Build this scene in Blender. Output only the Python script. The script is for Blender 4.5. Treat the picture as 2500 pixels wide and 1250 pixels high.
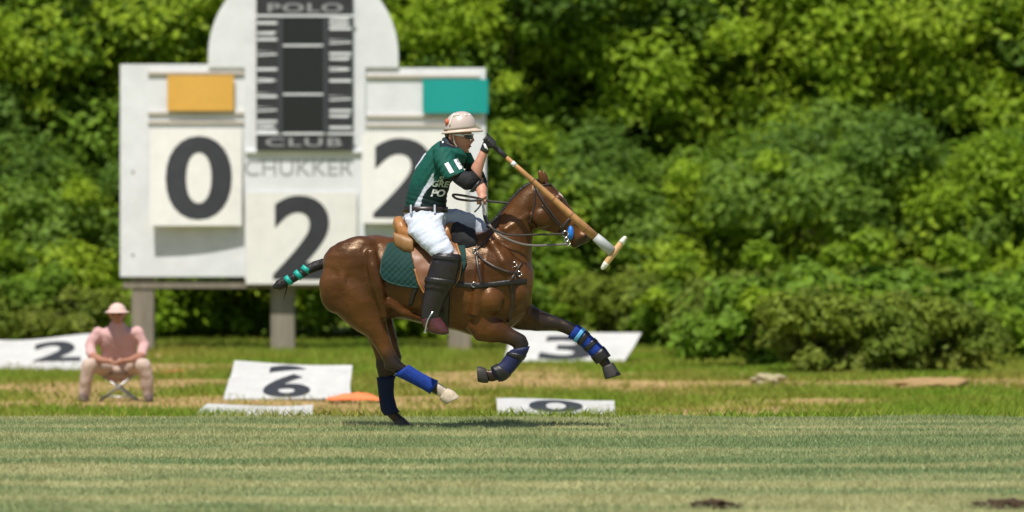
import bpy, bmesh, math, random
import numpy as np
from mathutils import Vector, noise
from mathutils.bvhtree import BVHTree

for o in list(bpy.data.objects):
    bpy.data.objects.remove(o)
SC = bpy.context.scene
C = SC.collection
R = math.radians
random.seed(7)
rng = np.random.default_rng(7)

# ------------------------------------------------------------------ camera
CAM_H, F, HOR = 1.6, 12800.0, 535.0          # eye height, focal length in photo pixels, horizon row
cam_d = bpy.data.cameras.new('camera')
cam = bpy.data.objects.new('camera', cam_d); C.objects.link(cam)
cam.location = (0, 0, CAM_H); cam.rotation_euler = (R(90), 0, 0)
cam_d.sensor_width = 36.0; cam_d.lens = 36.0 * F / 2500.0
cam_d.shift_y = (HOR - 625.0) / 2500.0
cam_d.clip_start = 0.5; cam_d.clip_end = 3000
cam_d.dof.use_dof = True; cam_d.dof.focus_distance = 39.75; cam_d.dof.aperture_fstop = 2.2
SC.camera = cam

# ------------------------------------------------------------------ light
SUN = Vector((-0.13, -0.43, 0.89)).normalized()
w = bpy.data.worlds.new('World'); SC.world = w; w.use_nodes = True
nt = w.node_tree
sky = nt.nodes.new('ShaderNodeTexSky'); sky.sky_type = 'NISHITA'; sky.sun_disc = False
sky.sun_elevation = math.asin(SUN.z); sky.sun_rotation = math.atan2(SUN.x, SUN.y)
bg = nt.nodes['Background']; bg.inputs['Strength'].default_value = 0.08
nt.links.new(sky.outputs['Color'], bg.inputs['Color'])
sl = bpy.data.lights.new('sun', 'SUN'); sl.energy = 4.8; sl.angle = R(0.53); sl.color = (1.0, 0.955, 0.88)
so = bpy.data.objects.new('sun', sl); C.objects.link(so)
so.rotation_euler = SUN.to_track_quat('Z', 'Y').to_euler(); so.location = (0, 0, 30)
vs = SC.view_settings
vs.view_transform = 'Standard'; vs.look = 'None'; vs.gamma = 1.0; vs.exposure = 0.18; vs.use_curve_mapping = False

# ------------------------------------------------------------------ materials
MATS = {}
def mat(name, col=(0.5, 0.5, 0.5), rough=0.6, spec=0.5, var=0.0, vscale=8.0, bump=0.0, bscale=40.0,
        attr=None, metal=0.0, trans=0.0, island=0.0, stretch=(1, 1, 1), coat=0.0, sheen=0.0, rvar=0.0, rscale=20.0, stint=None):
    if name in MATS: return MATS[name]
    m = bpy.data.materials.new(name); m.use_nodes = True
    t = m.node_tree; n = t.nodes; b = n['Principled BSDF']
    b.inputs['Roughness'].default_value = rough
    b.inputs['Specular IOR Level'].default_value = spec
    b.inputs['Metallic'].default_value = metal
    if stint: b.inputs['Specular Tint'].default_value = (*stint, 1)
    b.inputs['Coat Weight'].default_value = coat
    b.inputs['Sheen Weight'].default_value = sheen
    if attr:
        a = n.new('ShaderNodeAttribute'); a.attribute_name = attr; src = a.outputs['Color']
    else:
        a = n.new('ShaderNodeRGB'); a.outputs[0].default_value = (*col, 1); src = a.outputs[0]
    tc = n.new('ShaderNodeTexCoord'); mp = n.new('ShaderNodeMapping')
    t.links.new(tc.outputs['Object'], mp.inputs['Vector']); mp.inputs['Scale'].default_value = stretch
    if var > 0:
        nz = n.new('ShaderNodeTexNoise'); nz.inputs['Scale'].default_value = vscale
        nz.inputs['Detail'].default_value = 6; nz.inputs['Roughness'].default_value = 0.65
        t.links.new(mp.outputs[0], nz.inputs['Vector'])
        mr = n.new('ShaderNodeMapRange'); mr.inputs['From Min'].default_value = 0.25; mr.inputs['From Max'].default_value = 0.75
        mr.inputs['To Min'].default_value = 1 - var; mr.inputs['To Max'].default_value = 1 + var
        t.links.new(nz.outputs['Fac'], mr.inputs['Value'])
        mx = n.new('ShaderNodeVectorMath'); mx.operation = 'SCALE'
        t.links.new(src, mx.inputs[0]); t.links.new(mr.outputs[0], mx.inputs['Scale']); src = mx.outputs[0]
    if island > 0:
        g = n.new('ShaderNodeNewGeometry'); mr = n.new('ShaderNodeMapRange')
        mr.inputs['To Min'].default_value = 1 - island; mr.inputs['To Max'].default_value = 1 + island
        t.links.new(g.outputs['Random Per Island'], mr.inputs['Value'])
        mx = n.new('ShaderNodeVectorMath'); mx.operation = 'SCALE'
        t.links.new(src, mx.inputs[0]); t.links.new(mr.outputs[0], mx.inputs['Scale']); src = mx.outputs[0]
    t.links.new(src, b.inputs['Base Color'])
    if bump > 0:
        nz = n.new('ShaderNodeTexNoise'); nz.inputs['Scale'].default_value = bscale; nz.inputs['Detail'].default_value = 5
        t.links.new(mp.outputs[0], nz.inputs['Vector'])
        bp = n.new('ShaderNodeBump'); bp.inputs['Strength'].default_value = bump; bp.inputs['Distance'].default_value = 0.02
        t.links.new(nz.outputs['Fac'], bp.inputs['Height']); t.links.new(bp.outputs[0], b.inputs['Normal'])
    if rvar > 0:
        nz = n.new('ShaderNodeTexNoise'); nz.inputs['Scale'].default_value = rscale; nz.inputs['Detail'].default_value = 4
        t.links.new(mp.outputs[0], nz.inputs['Vector'])
        mr = n.new('ShaderNodeMapRange'); mr.inputs['From Min'].default_value = .3; mr.inputs['From Max'].default_value = .7
        mr.inputs['To Min'].default_value = rough - rvar; mr.inputs['To Max'].default_value = rough + rvar
        t.links.new(nz.outputs['Fac'], mr.inputs['Value']); t.links.new(mr.outputs[0], b.inputs['Roughness'])
    if trans > 0:
        tr = n.new('ShaderNodeBsdfTranslucent'); t.links.new(src, tr.inputs['Color'])
        ms = n.new('ShaderNodeMixShader'); ms.inputs[0].default_value = trans
        t.links.new(b.outputs[0], ms.inputs[1]); t.links.new(tr.outputs[0], ms.inputs[2])
        t.links.new(ms.outputs[0], n['Material Output'].inputs['Surface'])
    MATS[name] = m
    return m

# ------------------------------------------------------------------ object helpers
def origin(o):
    v = Vector((0, 0, 0))
    while o is not None:
        v += o.location; o = o.parent
    return v
def tag(o, label=None, cat=None, group=None, kind=None):
    if label: o['label'] = label
    if cat: o['category'] = cat
    if group: o['group'] = group
    if kind: o['kind'] = kind
    return o
def thing(name, loc, label, cat, group=None):
    o = bpy.data.objects.new(name, None); C.objects.link(o); o.location = loc
    o.empty_display_size = 0.1
    return tag(o, label, cat, group)
def link(name, me, m, parent=None, loc=None, smooth=False):
    """me holds WORLD coordinates; shifted so that the object sits at its parent's (or its own) origin."""
    o = bpy.data.objects.new(name, me); C.objects.link(o)
    if loc is not None: o.location = loc
    if parent is not None: o.parent = parent
    off = origin(o)
    if off.length > 0:
        n = len(me.vertices); a = np.empty(n * 3, np.float32); me.vertices.foreach_get('co', a)
        a = a.reshape(-1, 3) - np.array(off, np.float32); me.vertices.foreach_set('co', a.ravel())
    if m is not None:
        me.materials.clear(); me.materials.append(m)
    if smooth:
        me.polygons.foreach_set('use_smooth', np.ones(len(me.polygons), bool))
    me.update()
    return o

class MB:
    def __init__(s): s.v = []; s.f = []
    def add(s, vs, fs):
        b = len(s.v); s.v += [tuple(v) for v in vs]; s.f += [tuple(i + b for i in f) for f in fs]; return s
    def box(s, x0, x1, y0, y1, z0, z1):
        v = [(x, y, z) for x in (x0, x1) for y in (y0, y1) for z in (z0, z1)]
        return s.add(v, [(0, 1, 3, 2), (4, 6, 7, 5), (0, 4, 5, 1), (2, 3, 7, 6), (0, 2, 6, 4), (1, 5, 7, 3)])
    def prism(s, pts, y0, y1):                 # polygon in x,z extruded along y
        n = len(pts)
        v = [(x, y0, z) for x, z in pts] + [(x, y1, z) for x, z in pts]
        return s.add(v, [tuple(range(n)), tuple(range(2 * n - 1, n - 1, -1))] +
                     [(i, i + n, (i + 1) % n + n, (i + 1) % n) for i in range(n)])
    def rings(s, rings, cap=True):
        n = len(rings[0]); b = len(s.v)
        for r in rings: s.v += [tuple(p) for p in r]
        for k in range(len(rings) - 1):
            for i in range(n):
                j = (i + 1) % n
                s.f.append((b + k * n + i, b + k * n + j, b + (k + 1) * n + j, b + (k + 1) * n + i))
        if cap:
            for k in (0, len(rings) - 1):
                c = np.mean(np.array(rings[k]), axis=0); ci = len(s.v); s.v.append(tuple(c))
                for i in range(n):
                    j = (i + 1) % n
                    s.f.append((b + k * n + j, b + k * n + i, ci) if k == 0 else (b + k * n + i, b + k * n + j, ci))
        return s
    def tube(s, pts, rad, seg=10, up=(0, 1, 0), cap=True, rb=None, round_end=False):
        P = [Vector(p) for p in pts]
        if not isinstance(rad, (list, tuple)): rad = [rad] * len(P)
        if rb is None: rb = rad
        elif not isinstance(rb, (list, tuple)): rb = [rb] * len(P)
        rad, rb = list(rad), list(rb)
        if round_end:
            d0 = (P[0] - P[1]).normalized(); d1 = (P[-1] - P[-2]).normalized()
            P = [P[0] + d0 * rad[0] * .85, P[0] + d0 * rad[0] * .5] + P + [P[-1] + d1 * rad[-1] * .5, P[-1] + d1 * rad[-1] * .85]
            rad = [rad[0] * .45, rad[0] * .85] + rad + [rad[-1] * .85, rad[-1] * .45]
            rb = [rb[0] * .45, rb[0] * .85] + rb + [rb[-1] * .85, rb[-1] * .45]
        up = Vector(up); out = []
        for i, p in enumerate(P):
            t = (P[min(i + 1, len(P) - 1)] - P[max(i - 1, 0)]).normalized()
            b = (up - t * up.dot(t))
            if b.length < 1e-4: b = Vector((1, 0, 0)) - t * t.x
            b.normalize(); a = t.cross(b)
            out.append([p + a * (rad[i] * math.cos(2 * math.pi * k / seg)) + b * (rb[i] * math.sin(2 * math.pi * k / seg)) for k in range(seg)])
        return s.rings(out, cap)
    def ball(s, c, r, seg=14, n=9):
        rx, ry, rz = r if isinstance(r, (tuple, list)) else (r, r, r)
        rg = []
        for k in range(n):
            th = math.pi * (k + .5) / n
            rg.append([(c[0] + rx * math.sin(th) * math.cos(2 * math.pi * i / seg), c[1] + ry * math.sin(th) * math.sin(2 * math.pi * i / seg),
                        c[2] - rz * math.cos(th)) for i in range(seg)])
        return s.rings(rg)
    def mesh(s, name='mesh'):
        me = bpy.data.meshes.new(name); me.from_pydata(s.v, [], s.f)
        bm = bmesh.new(); bm.from_mesh(me); bmesh.ops.recalc_face_normals(bm, faces=bm.faces); bm.to_mesh(me); bm.free()
        return me
    def build(s, name, m, parent=None, loc=None, smooth=False, bevel=0.0):
        me = s.mesh(name)
        if bevel > 0:
            bm = bmesh.new(); bm.from_mesh(me)
            bmesh.ops.bevel(bm, geom=list(bm.edges), offset=bevel, segments=2, affect='EDGES', profile=.6); bm.to_mesh(me); bm.free()
        return link(name, me, m, parent, loc, smooth)

def evaluated(me, mods):
    o = bpy.data.objects.new('tmp', me); C.objects.link(o)
    for kind, kw in mods:
        md = o.modifiers.new(kind, kind)
        for k, v in kw.items(): setattr(md, k, v)
    dg = bpy.context.evaluated_depsgraph_get(); dg.update()
    r = bpy.data.meshes.new_from_object(o.evaluated_get(dg)); bpy.data.objects.remove(o)
    return r
def fuse(mb, voxel, smooth=4, fac=0.5, disp=0.0, dscale=6.0):
    """one continuous skin round everything in mb"""
    me = evaluated(mb.mesh(), [('REMESH', dict(mode='VOXEL', voxel_size=voxel)), ('SMOOTH', dict(factor=fac, iterations=smooth))])
    if disp:
        nrm = [v.normal.copy() for v in me.vertices]
        for v, nn in zip(me.vertices, nrm):
            v.co += nn * (disp * noise.noise(v.co * dscale) + .5 * disp * noise.noise(v.co * dscale * 2.3 + Vector((7, 3, 1))))
    return me
def paint(me, fn, name='col'):
    a = me.color_attributes.new(name, 'FLOAT_COLOR', 'POINT')
    buf = np.ones((len(me.vertices), 4), np.float32)
    for i, v in enumerate(me.vertices): buf[i, :3] = fn(v.co, v.normal)
    a.data.foreach_set('color', buf.ravel())
def text_mesh(body, size=1.0, extrude=0.0, bold=0.0, shear=0.0, space=1.0):
    cu = bpy.data.curves.new('txt', 'FONT'); cu.body = body; cu.size = size; cu.extrude = extrude; cu.offset = bold
    cu.shear = shear; cu.space_character = space; cu.align_x = 'LEFT'; cu.resolution_u = 6
    o = bpy.data.objects.new('tmp', cu); C.objects.link(o)
    dg = bpy.context.evaluated_depsgraph_get(); dg.update()
    me = bpy.data.meshes.new_from_object(o.evaluated_get(dg)); bpy.data.objects.remove(o)
    return me
def fit_text(body, fn, bold=0.0, shear=0.0, space=1.0, depth=True):
    """text scaled to the unit square, every vertex mapped by fn(u, v, w) to the world"""
    me = text_mesh(body, 1.0, .5 if depth else 0.0, bold, shear, space)
    bm = bmesh.new(); bm.from_mesh(me); bmesh.ops.triangulate(bm, faces=bm.faces)
    for _ in range(4):
        ed = [e for e in bm.edges if e.calc_length() > .09]
        if ed: bmesh.ops.subdivide_edges(bm, edges=ed, cuts=1); bmesh.ops.triangulate(bm, faces=bm.faces)
    bm.to_mesh(me); bm.free()
    n = len(me.vertices); a = np.empty(n * 3, np.float32); me.vertices.foreach_get('co', a); a = a.reshape(-1, 3)
    lo, hi = a.min(0), a.max(0)
    for v, p in zip(me.vertices, a):
        v.co = fn((p[0] - lo[0]) / (hi[0] - lo[0]), (p[1] - lo[1]) / (hi[1] - lo[1]), p[2] + .5)
    return me
def at(X, Y, d):                       # photo pixel -> point at distance d
    return Vector(((X - 1250) / F * d, d, CAM_H - (Y - HOR) / F * d))
PX = 320.0                              # pixels per metre in the horse's plane, 40 m away
def H(X, Y, t=0.0): return Vector(((X - 1250) / PX, 40 + t, (1047 - Y) / PX))
def toXY(co): return co[0] * PX + 1250, 1047 - co[2] * PX
def pairs(mb, secs, s=1.0, seg=20, t0=0.0, power=2.0, flip=1):
    """loft through sections (X1,Y1,X2,Y2,half width b[,t]) traced as opposite outline points"""
    out = []
    for q in secs:
        x1, y1, x2, y2, b = q[:5]; t = (q[5] if len(q) > 5 else 0.0) + t0
        c = (H(x1, y1, t) + H(x2, y2, t)) / 2; n1 = (H(x2, y2, t) - H(x1, y1, t)) / 2 * s
        ring = []
        for k in range(seg):
            a = 2 * math.pi * k / seg; ca, sa = math.cos(a), math.sin(a)
            ca = math.copysign(abs(ca) ** (2 / power), ca); sa = math.copysign(abs(sa) ** (2 / power), sa)
            ring.append(c + n1 * ca + Vector((0, b * s * sa * flip, 0)))
        out.append(ring)
    return mb.rings(out)

# ================================================================== THE SETTING
EDGE = 42.2; LOW = -0.45
def fbm(x, y, s=1.0, o=4):
    return noise.fractal(Vector((x * s, y * s, 3.7)), 1.0, 2.0, o)
def ground_z(x, y):
    if y <= EDGE: return 0.0
    k = min(1.0, (y - EDGE) / 3.0); k = k * k * (3 - 2 * k)
    return LOW * k + 0.035 * fbm(x, y, .5) * k
def dirt(x, y):                         # 0 grass .. 1 bare soil, in the rough beyond the field
    d = fbm(x * .28, y * .42, 1.0, 4) * 1.25 + .05
    for cx, cy, rx, ry, s in ((-6.6, 63, 3.6, 6.0, .42), (-4.0, 57.5, 3.2, 1.8, .55), (-5.5, 74, 3.5, 5, .40), (-1.0, 58.8, 1.6, 1.4, .5),
                              (6.5, 66, 2.2, 1.4, .75), (1.0, 66, 4, 3, .35), (5.5, 60, 2.5, 2, .18), (-8.5, 57, 2, 1.5, .55), (2.2, 63.5, 2.6, 1.2, .4)):
        d += s * math.exp(-((x - cx) / rx) ** 2 - ((y - cy) / ry) ** 2)
    d -= .25 * max(0, min(1, (x - 1.5) / 4)) + .3 * max(0, min(1, (y - 78) / 4))
    return max(0.0, min(1.0, (d - .12) * 2.2))
def grid(xs, ys, zf):
    nx, ny = len(xs), len(ys)
    v = [(x, y, zf(x, y)) for y in ys for x in xs]
    f = [(j * nx + i, j * nx + i + 1, (j + 1) * nx + i + 1, (j + 1) * nx + i) for j in range(ny - 1) for i in range(nx - 1)]
    me = bpy.data.meshes.new('sheet'); me.from_pydata(v, [], f); return me
xs = [-900, -300, -100, -40, -20] + [-12 + .16 * i for i in range(151)] + [20, 40, 100, 300, 900]
ys = [-300, -100, -40, 0, 15, 22, 26] + [27 + .2 * i for i in range(76)] + [EDGE]
field = grid(xs, ys, lambda x, y: 0.0)
GREEN_F, STRAW_F = np.array((.20, .275, .115)), np.array((.46, .445, .225))
def field_mix(x, y):
    k = .45 + 1.25 * fbm(x * .10, y * 1.7, 1.0, 4) + .35 * fbm(x * .9, y * 1.2, 1.0, 3)
    k += .25 * (1 - (y - 28) / 14.0) - .12
    return max(0.0, min(1.0, k))
def field_col(co, n):
    k = field_mix(co.x, co.y); return (GREEN_F * (1 - k) + STRAW_F * k) * .95
paint(field, field_col)
tag(link('polo_field', field, mat('field_soil', rough=.95, spec=.1, attr='col', var=.25, vscale=60, bump=.6, bscale=90)), kind='structure')
xs = [-900, -300, -100, -40, -20] + [-13 + .17 * i for i in range(153)] + [20, 40, 100, 300, 900]
ys = [EDGE] + [EDGE + .25 * i for i in range(1, 14)] + [46 + .25 * i for i in range(190)] + [96, 105, 130, 200, 400, 1500]
rough = grid(xs, ys, ground_z)
GREEN_R, DRY_R, SOIL = np.array((.18, .27, .022)), np.array((.29, .28, .05)), np.array((.37, .25, .11))
def rough_col(co, n):
    k = dirt(co.x, co.y); g = max(0, min(1, .45 + .9 * fbm(co.x * .7, co.y * 1.1, 1.0, 3)))
    return (GREEN_R * (1 - g) + DRY_R * g) * .8 * (1 - k) + SOIL * k * (1 + .25 * fbm(co.x * 3, co.y * 3))
paint(rough, rough_col)
tag(link('rough_ground', rough, mat('rough_soil', rough=.95, spec=.1, attr='col', var=.3, vscale=25, bump=.8, bscale=30)), kind='structure')

def blades(name, n, xr, yr, hfun, cfun, m, width, label, keep=None):
    x = rng.uniform(*xr, n); y = rng.uniform(*yr, n)
    if keep is not None:
        k = np.array([keep(a, b) for a, b in zip(x, y)]) > rng.random(n); x, y = x[k], y[k]; n = len(x)
    z = np.array([ground_z(a, b) for a, b in zip(x, y)])
    h = np.array([hfun(a, b) for a, b in zip(x, y)]) * rng.uniform(.55, 1.25, n)
    ang = rng.uniform(0, 2 * math.pi, n); wd = width * rng.uniform(.6, 1.3, n)
    lean = rng.uniform(.3, 1.5, n) * h; la = rng.uniform(0, 2 * math.pi, n)
    v = np.empty((n, 3, 3), np.float32)
    v[:, 0] = np.stack([x - wd * np.cos(ang), y - wd * np.sin(ang), z - .004], 1)
    v[:, 1] = np.stack([x + wd * np.cos(ang), y + wd * np.sin(ang), z - .004], 1)
    v[:, 2] = np.stack([x + lean * np.cos(la), y + lean * np.sin(la), z + h], 1)
    me = bpy.data.meshes.new(name)
    me.vertices.add(3 * n); me.vertices.foreach_set('co', v.ravel())
    me.loops.add(3 * n); me.loops.foreach_set('vertex_index', np.arange(3 * n, dtype=np.int32))
    me.polygons.add(n); me.polygons.foreach_set('loop_start', np.arange(0, 3 * n, 3, dtype=np.int32))
    me.update(calc_edges=True)
    col = np.ones((n, 3, 4), np.float32); cc = np.array([cfun(a, b) for a, b in zip(x, y)], np.float32)
    cc *= rng.uniform(.82, 1.18, (n, 1)); col[:, :, :3] = cc[:, None, :]
    at_ = me.color_attributes.new('col', 'FLOAT_COLOR', 'POINT'); at_.data.foreach_set('color', col.ravel())
    o = link(name, me, m); tag(o, label, 'grass', kind='stuff'); return o
def fc(x, y):
    k = field_mix(x, y); k = min(1, max(0, .08 + .92 * k + random.uniform(-.22, .22)))
    return GREEN_F * (1 - k) * 1.05 + STRAW_F * k
grass_m = mat('grass_blade', rough=.7, spec=.25, attr='col', trans=.42)
blades('field_grass', 330000, (-4.9, 4.9), (27.2, EDGE), lambda x, y: .019 + .022 * max(0, .4 + fbm(x, y, 1.3)), fc, grass_m, .0045, 'short mown dusty green and straw grass of the polo field')
def rc(x, y):
    g = max(0, min(1, .4 + .9 * fbm(x * .7, y * 1.1, 1.0, 3))); g = min(1, g + .6 * dirt(x, y))
    return GREEN_R * (1 - g) * 1.15 + DRY_R * g
blades('rough_grass', 330000, (-9.5, 9.5), (EDGE + .1, 90), lambda x, y: .075 + .05 * max(0, fbm(x, y, .6)) + (.06 if y > 76 else 0), rc, grass_m, .010,
       'longer yellow green rough grass beyond the field edge', keep=lambda x, y: 1.0 - .88 * dirt(x, y))

# ------------------------------------------------------------------ trees and bushes
def leaves_mesh(name, blobs, n, size, palette, seed, up=.7):
    """leaf faces spread over many clumps; blobs = (cx,cy,cz,r)"""
    g = np.random.default_rng(seed)
    B = np.array(blobs); wgt = B[:, 3] ** 2; idx = g.choice(len(B), n, p=wgt / wgt.sum())
    d = g.normal(size=(n, 3)); d /= np.linalg.norm(d, axis=1)[:, None]
    r = B[idx, 3] * (1.12 - .75 * g.random(n) ** 1.4)
    stray = g.random(n) < .16; r[stray] *= g.uniform(1.0, 1.7, stray.sum())
    d[:, 2] *= .62
    d[:, 2] -= .16 * (d[:, 0] ** 2 + d[:, 1] ** 2)
    c = B[idx, :3] + d * r[:, None]
    nrm = d + g.normal(size=(n, 3)) * .55 + np.array((0, 0, up)); nrm /= np.linalg.norm(nrm, axis=1)[:, None]
    a = np.cross(nrm, g.normal(size=(n, 3))); a /= np.linalg.norm(a, axis=1)[:, None]
    b = np.cross(nrm, a); s = size * g.uniform(.6, 1.35, n)[:, None]
    v = np.empty((n, 4, 3), np.float32)
    v[:, 0] = c - a * s; v[:, 1] = c - b * s * .55 - nrm * s * .12; v[:, 2] = c + a * s - nrm * s * .25; v[:, 3] = c + b * s * .55 - nrm * s * .12
    me = bpy.data.meshes.new(name)
    me.vertices.add(4 * n); me.vertices.foreach_set('co', v.ravel())
    me.loops.add(4 * n); me.loops.foreach_set('vertex_index', np.arange(4 * n, dtype=np.int32))
    me.polygons.add(n); me.polygons.foreach_set('loop_start', np.arange(0, 4 * n, 4, dtype=np.int32))
    me.update(calc_edges=True)
    P = np.array(palette); bc = g.integers(0, len(P), len(B))
    col = P[bc[idx]] * g.uniform(.7, 1.3, (n, 1))
    cc = np.ones((n, 4, 4), np.float32); cc[:, :, :3] = col[:, None, :]
    at_ = me.color_attributes.new('col', 'FLOAT_COLOR', 'POINT'); at_.data.foreach_set('color', cc.ravel())
    return me
leaf_m = mat('leaf', rough=.6, spec=.18, attr='col', trans=.5)
bark_m = mat('bark', (.075, .055, .04), .9, .2, var=.4, vscale=12, bump=.8, bscale=30, stretch=(1, 1, .2))
PAL = [(.225, .35, .022), (.29, .41, .024), (.17, .285, .026), (.13, .225, .034), (.32, .435, .03), (.20, .315, .045), (.28, .41, .026)]
def crown_blobs(seed, rx, rz, zc, nb, rb):
    g = random.Random(seed); out = []
    for k in range(nb):
        th = math.acos(g.uniform(-.95, 1)); ph = g.uniform(0, 2 * math.pi); q = g.uniform(.55, 1.0)
        out.append((rx * q * math.sin(th) * math.cos(ph), rx * q * math.sin(th) * math.sin(ph), zc + rz * q * math.cos(th), rb * g.choice((.45, .6, .8, 1.0, 1.3, 1.5))))
    return out
def trunk_mesh(seed, h, r, rx, rz, zc):
    g = random.Random(seed); mb = MB()
    pts = [(g.uniform(-.1, .1) * k, g.uniform(-.1, .1) * k, h * k / 5 - .15) for k in range(6)]
    mb.tube(pts, [r * (1 - .15 * k) for k in range(6)], 8, up=(1, 0, 0))
    for k in range(9):
        b = Vector(pts[2 + k % 3]); an = g.uniform(0, 6.28)
        e = Vector((math.cos(an) * rx * .75, math.sin(an) * rx * .75, zc + rz * g.uniform(-.5, .7)))
        md = (b + e) / 2 + Vector((g.uniform(-.2, .2), g.uniform(-.2, .2), .25))
        mb.tube([b, md, e], [r * .42, r * .25, r * .08], 6)
    return mb.mesh('trunk')
KINDS = {}
def kind(k, seed, rx, rz, zc, nb, rb, n, size, h, r, pal):
    KINDS[k] = (leaves_mesh('crown', crown_blobs(seed, rx, rz, zc, nb, rb), n, size, pal, seed), trunk_mesh(seed, h, r, rx, rz, zc))
    KINDS[k][0].materials.append(leaf_m); KINDS[k][1].materials.append(bark_m)
kind('tall_a', 11, 2.5, 3.8, 4.3, 95, .62, 46000, .085, 4.6, .17, PAL)
kind('tall_b', 12, 2.3, 4.0, 4.6, 85, .70, 44000, .09, 4.8, .15, PAL[1:] + PAL[4:5] * 2)
kind('bush_a', 13, 1.6, 1.7, 1.75, 50, .46, 21000, .07, 1.7, .07, PAL)
kind('bush_b', 14, 1.35, 2.1, 2.1, 46, .44, 20000, .075, 2.0, .07, PAL[:3] + PAL[4:])
kind('low_a', 15, .95, .62, .55, 26, .28, 6500, .07, .5, .03, [(.21, .27, .03), (.17, .235, .03), (.24, .29, .045)])
kind('low_b', 16, .8, .8, .7, 22, .27, 6000, .075, .6, .03, PAL[:3])
ORD = ['first', 'second', 'third', 'fourth', 'fifth', 'sixth', 'seventh', 'eighth', 'ninth', 'tenth', 'eleventh', 'twelfth', 'thirteenth', 'fourteenth', 'fifteenth', 'sixteenth']
def plant(name, k, x, y, s, rz, label, cat, group, sz=1.0):
    t = thing(name, (x, y, ground_z(x, y) - .03), label, cat, group)
    for nm, me in (('crown', KINDS[k][0]), ('trunk' if cat == 'tree' else 'stem', KINDS[k][1])):
        o = bpy.data.objects.new(nm, me); C.objects.link(o); o.parent = t
    t.scale = (s, s, s * sz); t.rotation_euler.z = rz
for i in range(16):
    x = -18.2 + 2.4 * i + random.uniform(-.4, .4)
    plant('broadleaf_tree', ('tall_a', 'tall_b')[i % 2], x, 93.5 + random.uniform(-.8, .8), random.uniform(1.0, 1.15), random.uniform(0, 6.28),
          f'tall leafy tree in the farther row of the wood, {ORD[i]} from the left', 'tree', 'trees of the far row', 1.15)
for i in range(15):
    x = -16.0 + 2.25 * i + random.uniform(-.5, .5)
    plant('broadleaf_tree', ('tall_b', 'tall_a')[i % 2], x, 89.3 + random.uniform(-.7, .7), random.uniform(.85, 1.05), random.uniform(0, 6.28),
          f'sunlit leafy tree in the nearer row of the wood, {ORD[i]} from the left', 'tree', 'trees of the near row')
bx = [-14.0, -12.4, -10.8, -9.2, -7.4, -5.9, -4.4, -2.6, -1.0, .7, 2.2, 3.7, 5.3, 6.9, 8.5, 10.4]
for i, x in enumerate(bx):
    plant('leafy_bush', ('bush_a', 'bush_b')[(i * 5 // 3) % 2], x + random.uniform(-.2, .2), 86.3 + random.uniform(-.5, .5) - (.8 if x > 1.5 else 0), random.uniform(.85, 1.15), random.uniform(0, 6.28),
          f'dense green bush at the foot of the wood, {ORD[i]} from the left', 'bush', 'bushes along the wood')
lw = [(-9.0, 81.5, 1.0), (-7.9, 83.2, 1.1), (-6.9, 82.6, .9), (.9, 83.5, .9), (1.9, 82.2, 1.1), (2.9, 81.0, 1.0), (3.9, 80.2, 1.15), (4.8, 78.5, 1.1), (5.8, 79.0, 1.2), (6.9, 77.8, 1.1), (7.8, 78.6, 1.15), (8.7, 77.0, 1.0),
      (3.35, 77.2, 1.1), (3.5, 72.6, 1.15), (4.25, 69.8, 1.0), (4.9, 73.2, 1.25), (5.5, 70.6, .95), (6.3, 74.4, 1.2), (-8.6, 78.6, 1.0)]
for i, (x, y, s) in enumerate(lw):
    far_n = sum(1 for q in lw[:12] if q[0] < x) if i < 12 else sum(1 for q in lw[12:] if q[0] < x)
    plant('low_shrub', ('low_a', 'low_b')[i % 2], x, y, s, random.uniform(0, 6.28), f'low bright green shrub at the foot of the bushes, {ORD[far_n]} from the left' if i < 12 else f'low shrub standing out into the grass in front of the others, {ORD[far_n]} from the left', 'shrub', 'low shrubs before the bushes')

# ------------------------------------------------------------------ scoreboard, 80 m away
SD, SP = 80.0, 160.0
def S(X, Y, off=0.0): return ((X - 1250) / SP, SD - off, CAM_H - (Y - HOR) / SP)
white_m = mat('white_board', (.72, .735, .75), .55, .4, var=.10, vscale=2.6, bump=.15, bscale=14)
cream_m = mat('cream_panel', (.73, .715, .665), .55, .3, var=.09, vscale=4)
black_m = mat('black_paint', (.034, .035, .038), .5, .4, var=.2, vscale=6)
grey_m = mat('grey_lettering', (.33, .33, .33), .6)
timber_m = mat('weathered_timber', (.24, .21, .165), .85, .2, var=.3, vscale=7, bump=.6, bscale=20, stretch=(1, 1, .15))
def sbox(mb, X0, X1, Y0, Y1, o0, o1):
    a, b = S(X0, Y1, o0), S(X1, Y0, o1); return mb.box(a[0], b[0], min(a[1], b[1]), max(a[1], b[1]), a[2], b[2])
base = Vector((S(742, 0)[0], SD, LOW))
sb = thing('scoreboard', base, 'large white polo scoreboard with arched top standing on timber posts', 'scoreboard')
sbox(MB(), 294, 598, 157, 676, 0, .06).build('left_wing', white_m, sb, bevel=.006)
sbox(MB(), 893, 1186, 166, 684, 0, .06).build('right_wing', white_m, sb, bevel=.006)
cx, cz = S(741, 136)[0], S(741, 136)[2]; rr = 232 / SP
pts = [(cx + rr * math.cos(a), cz + rr * math.sin(a)) for a in [math.pi * k / 40 for k in range(41)]]
pts += [(cx - rr, S(0, 165)[2]), (S(598, 0)[0] + .003, S(0, 165)[2]), (S(598, 0)[0] + .003, S(0, 680)[2]), (S(893, 0)[0] - .003, S(0, 680)[2]), (S(893, 0)[0] - .003, S(0, 165)[2]), (cx + rr, S(0, 165)[2])]
MB().prism(pts, SD - .10, SD - .003).build('arched_centre_board', white_m, sb)
for X, wd in ((348, 27), (690, 29), (1122, 27)):
    x = S(X, 0)[0]; hw = wd / SP
    MB().box(x - hw, x + hw, SD + .012, SD + .012 + 2 * hw, LOW - .3, S(0, 200)[2]).build('post', timber_m, sb, bevel=.012)
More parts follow.
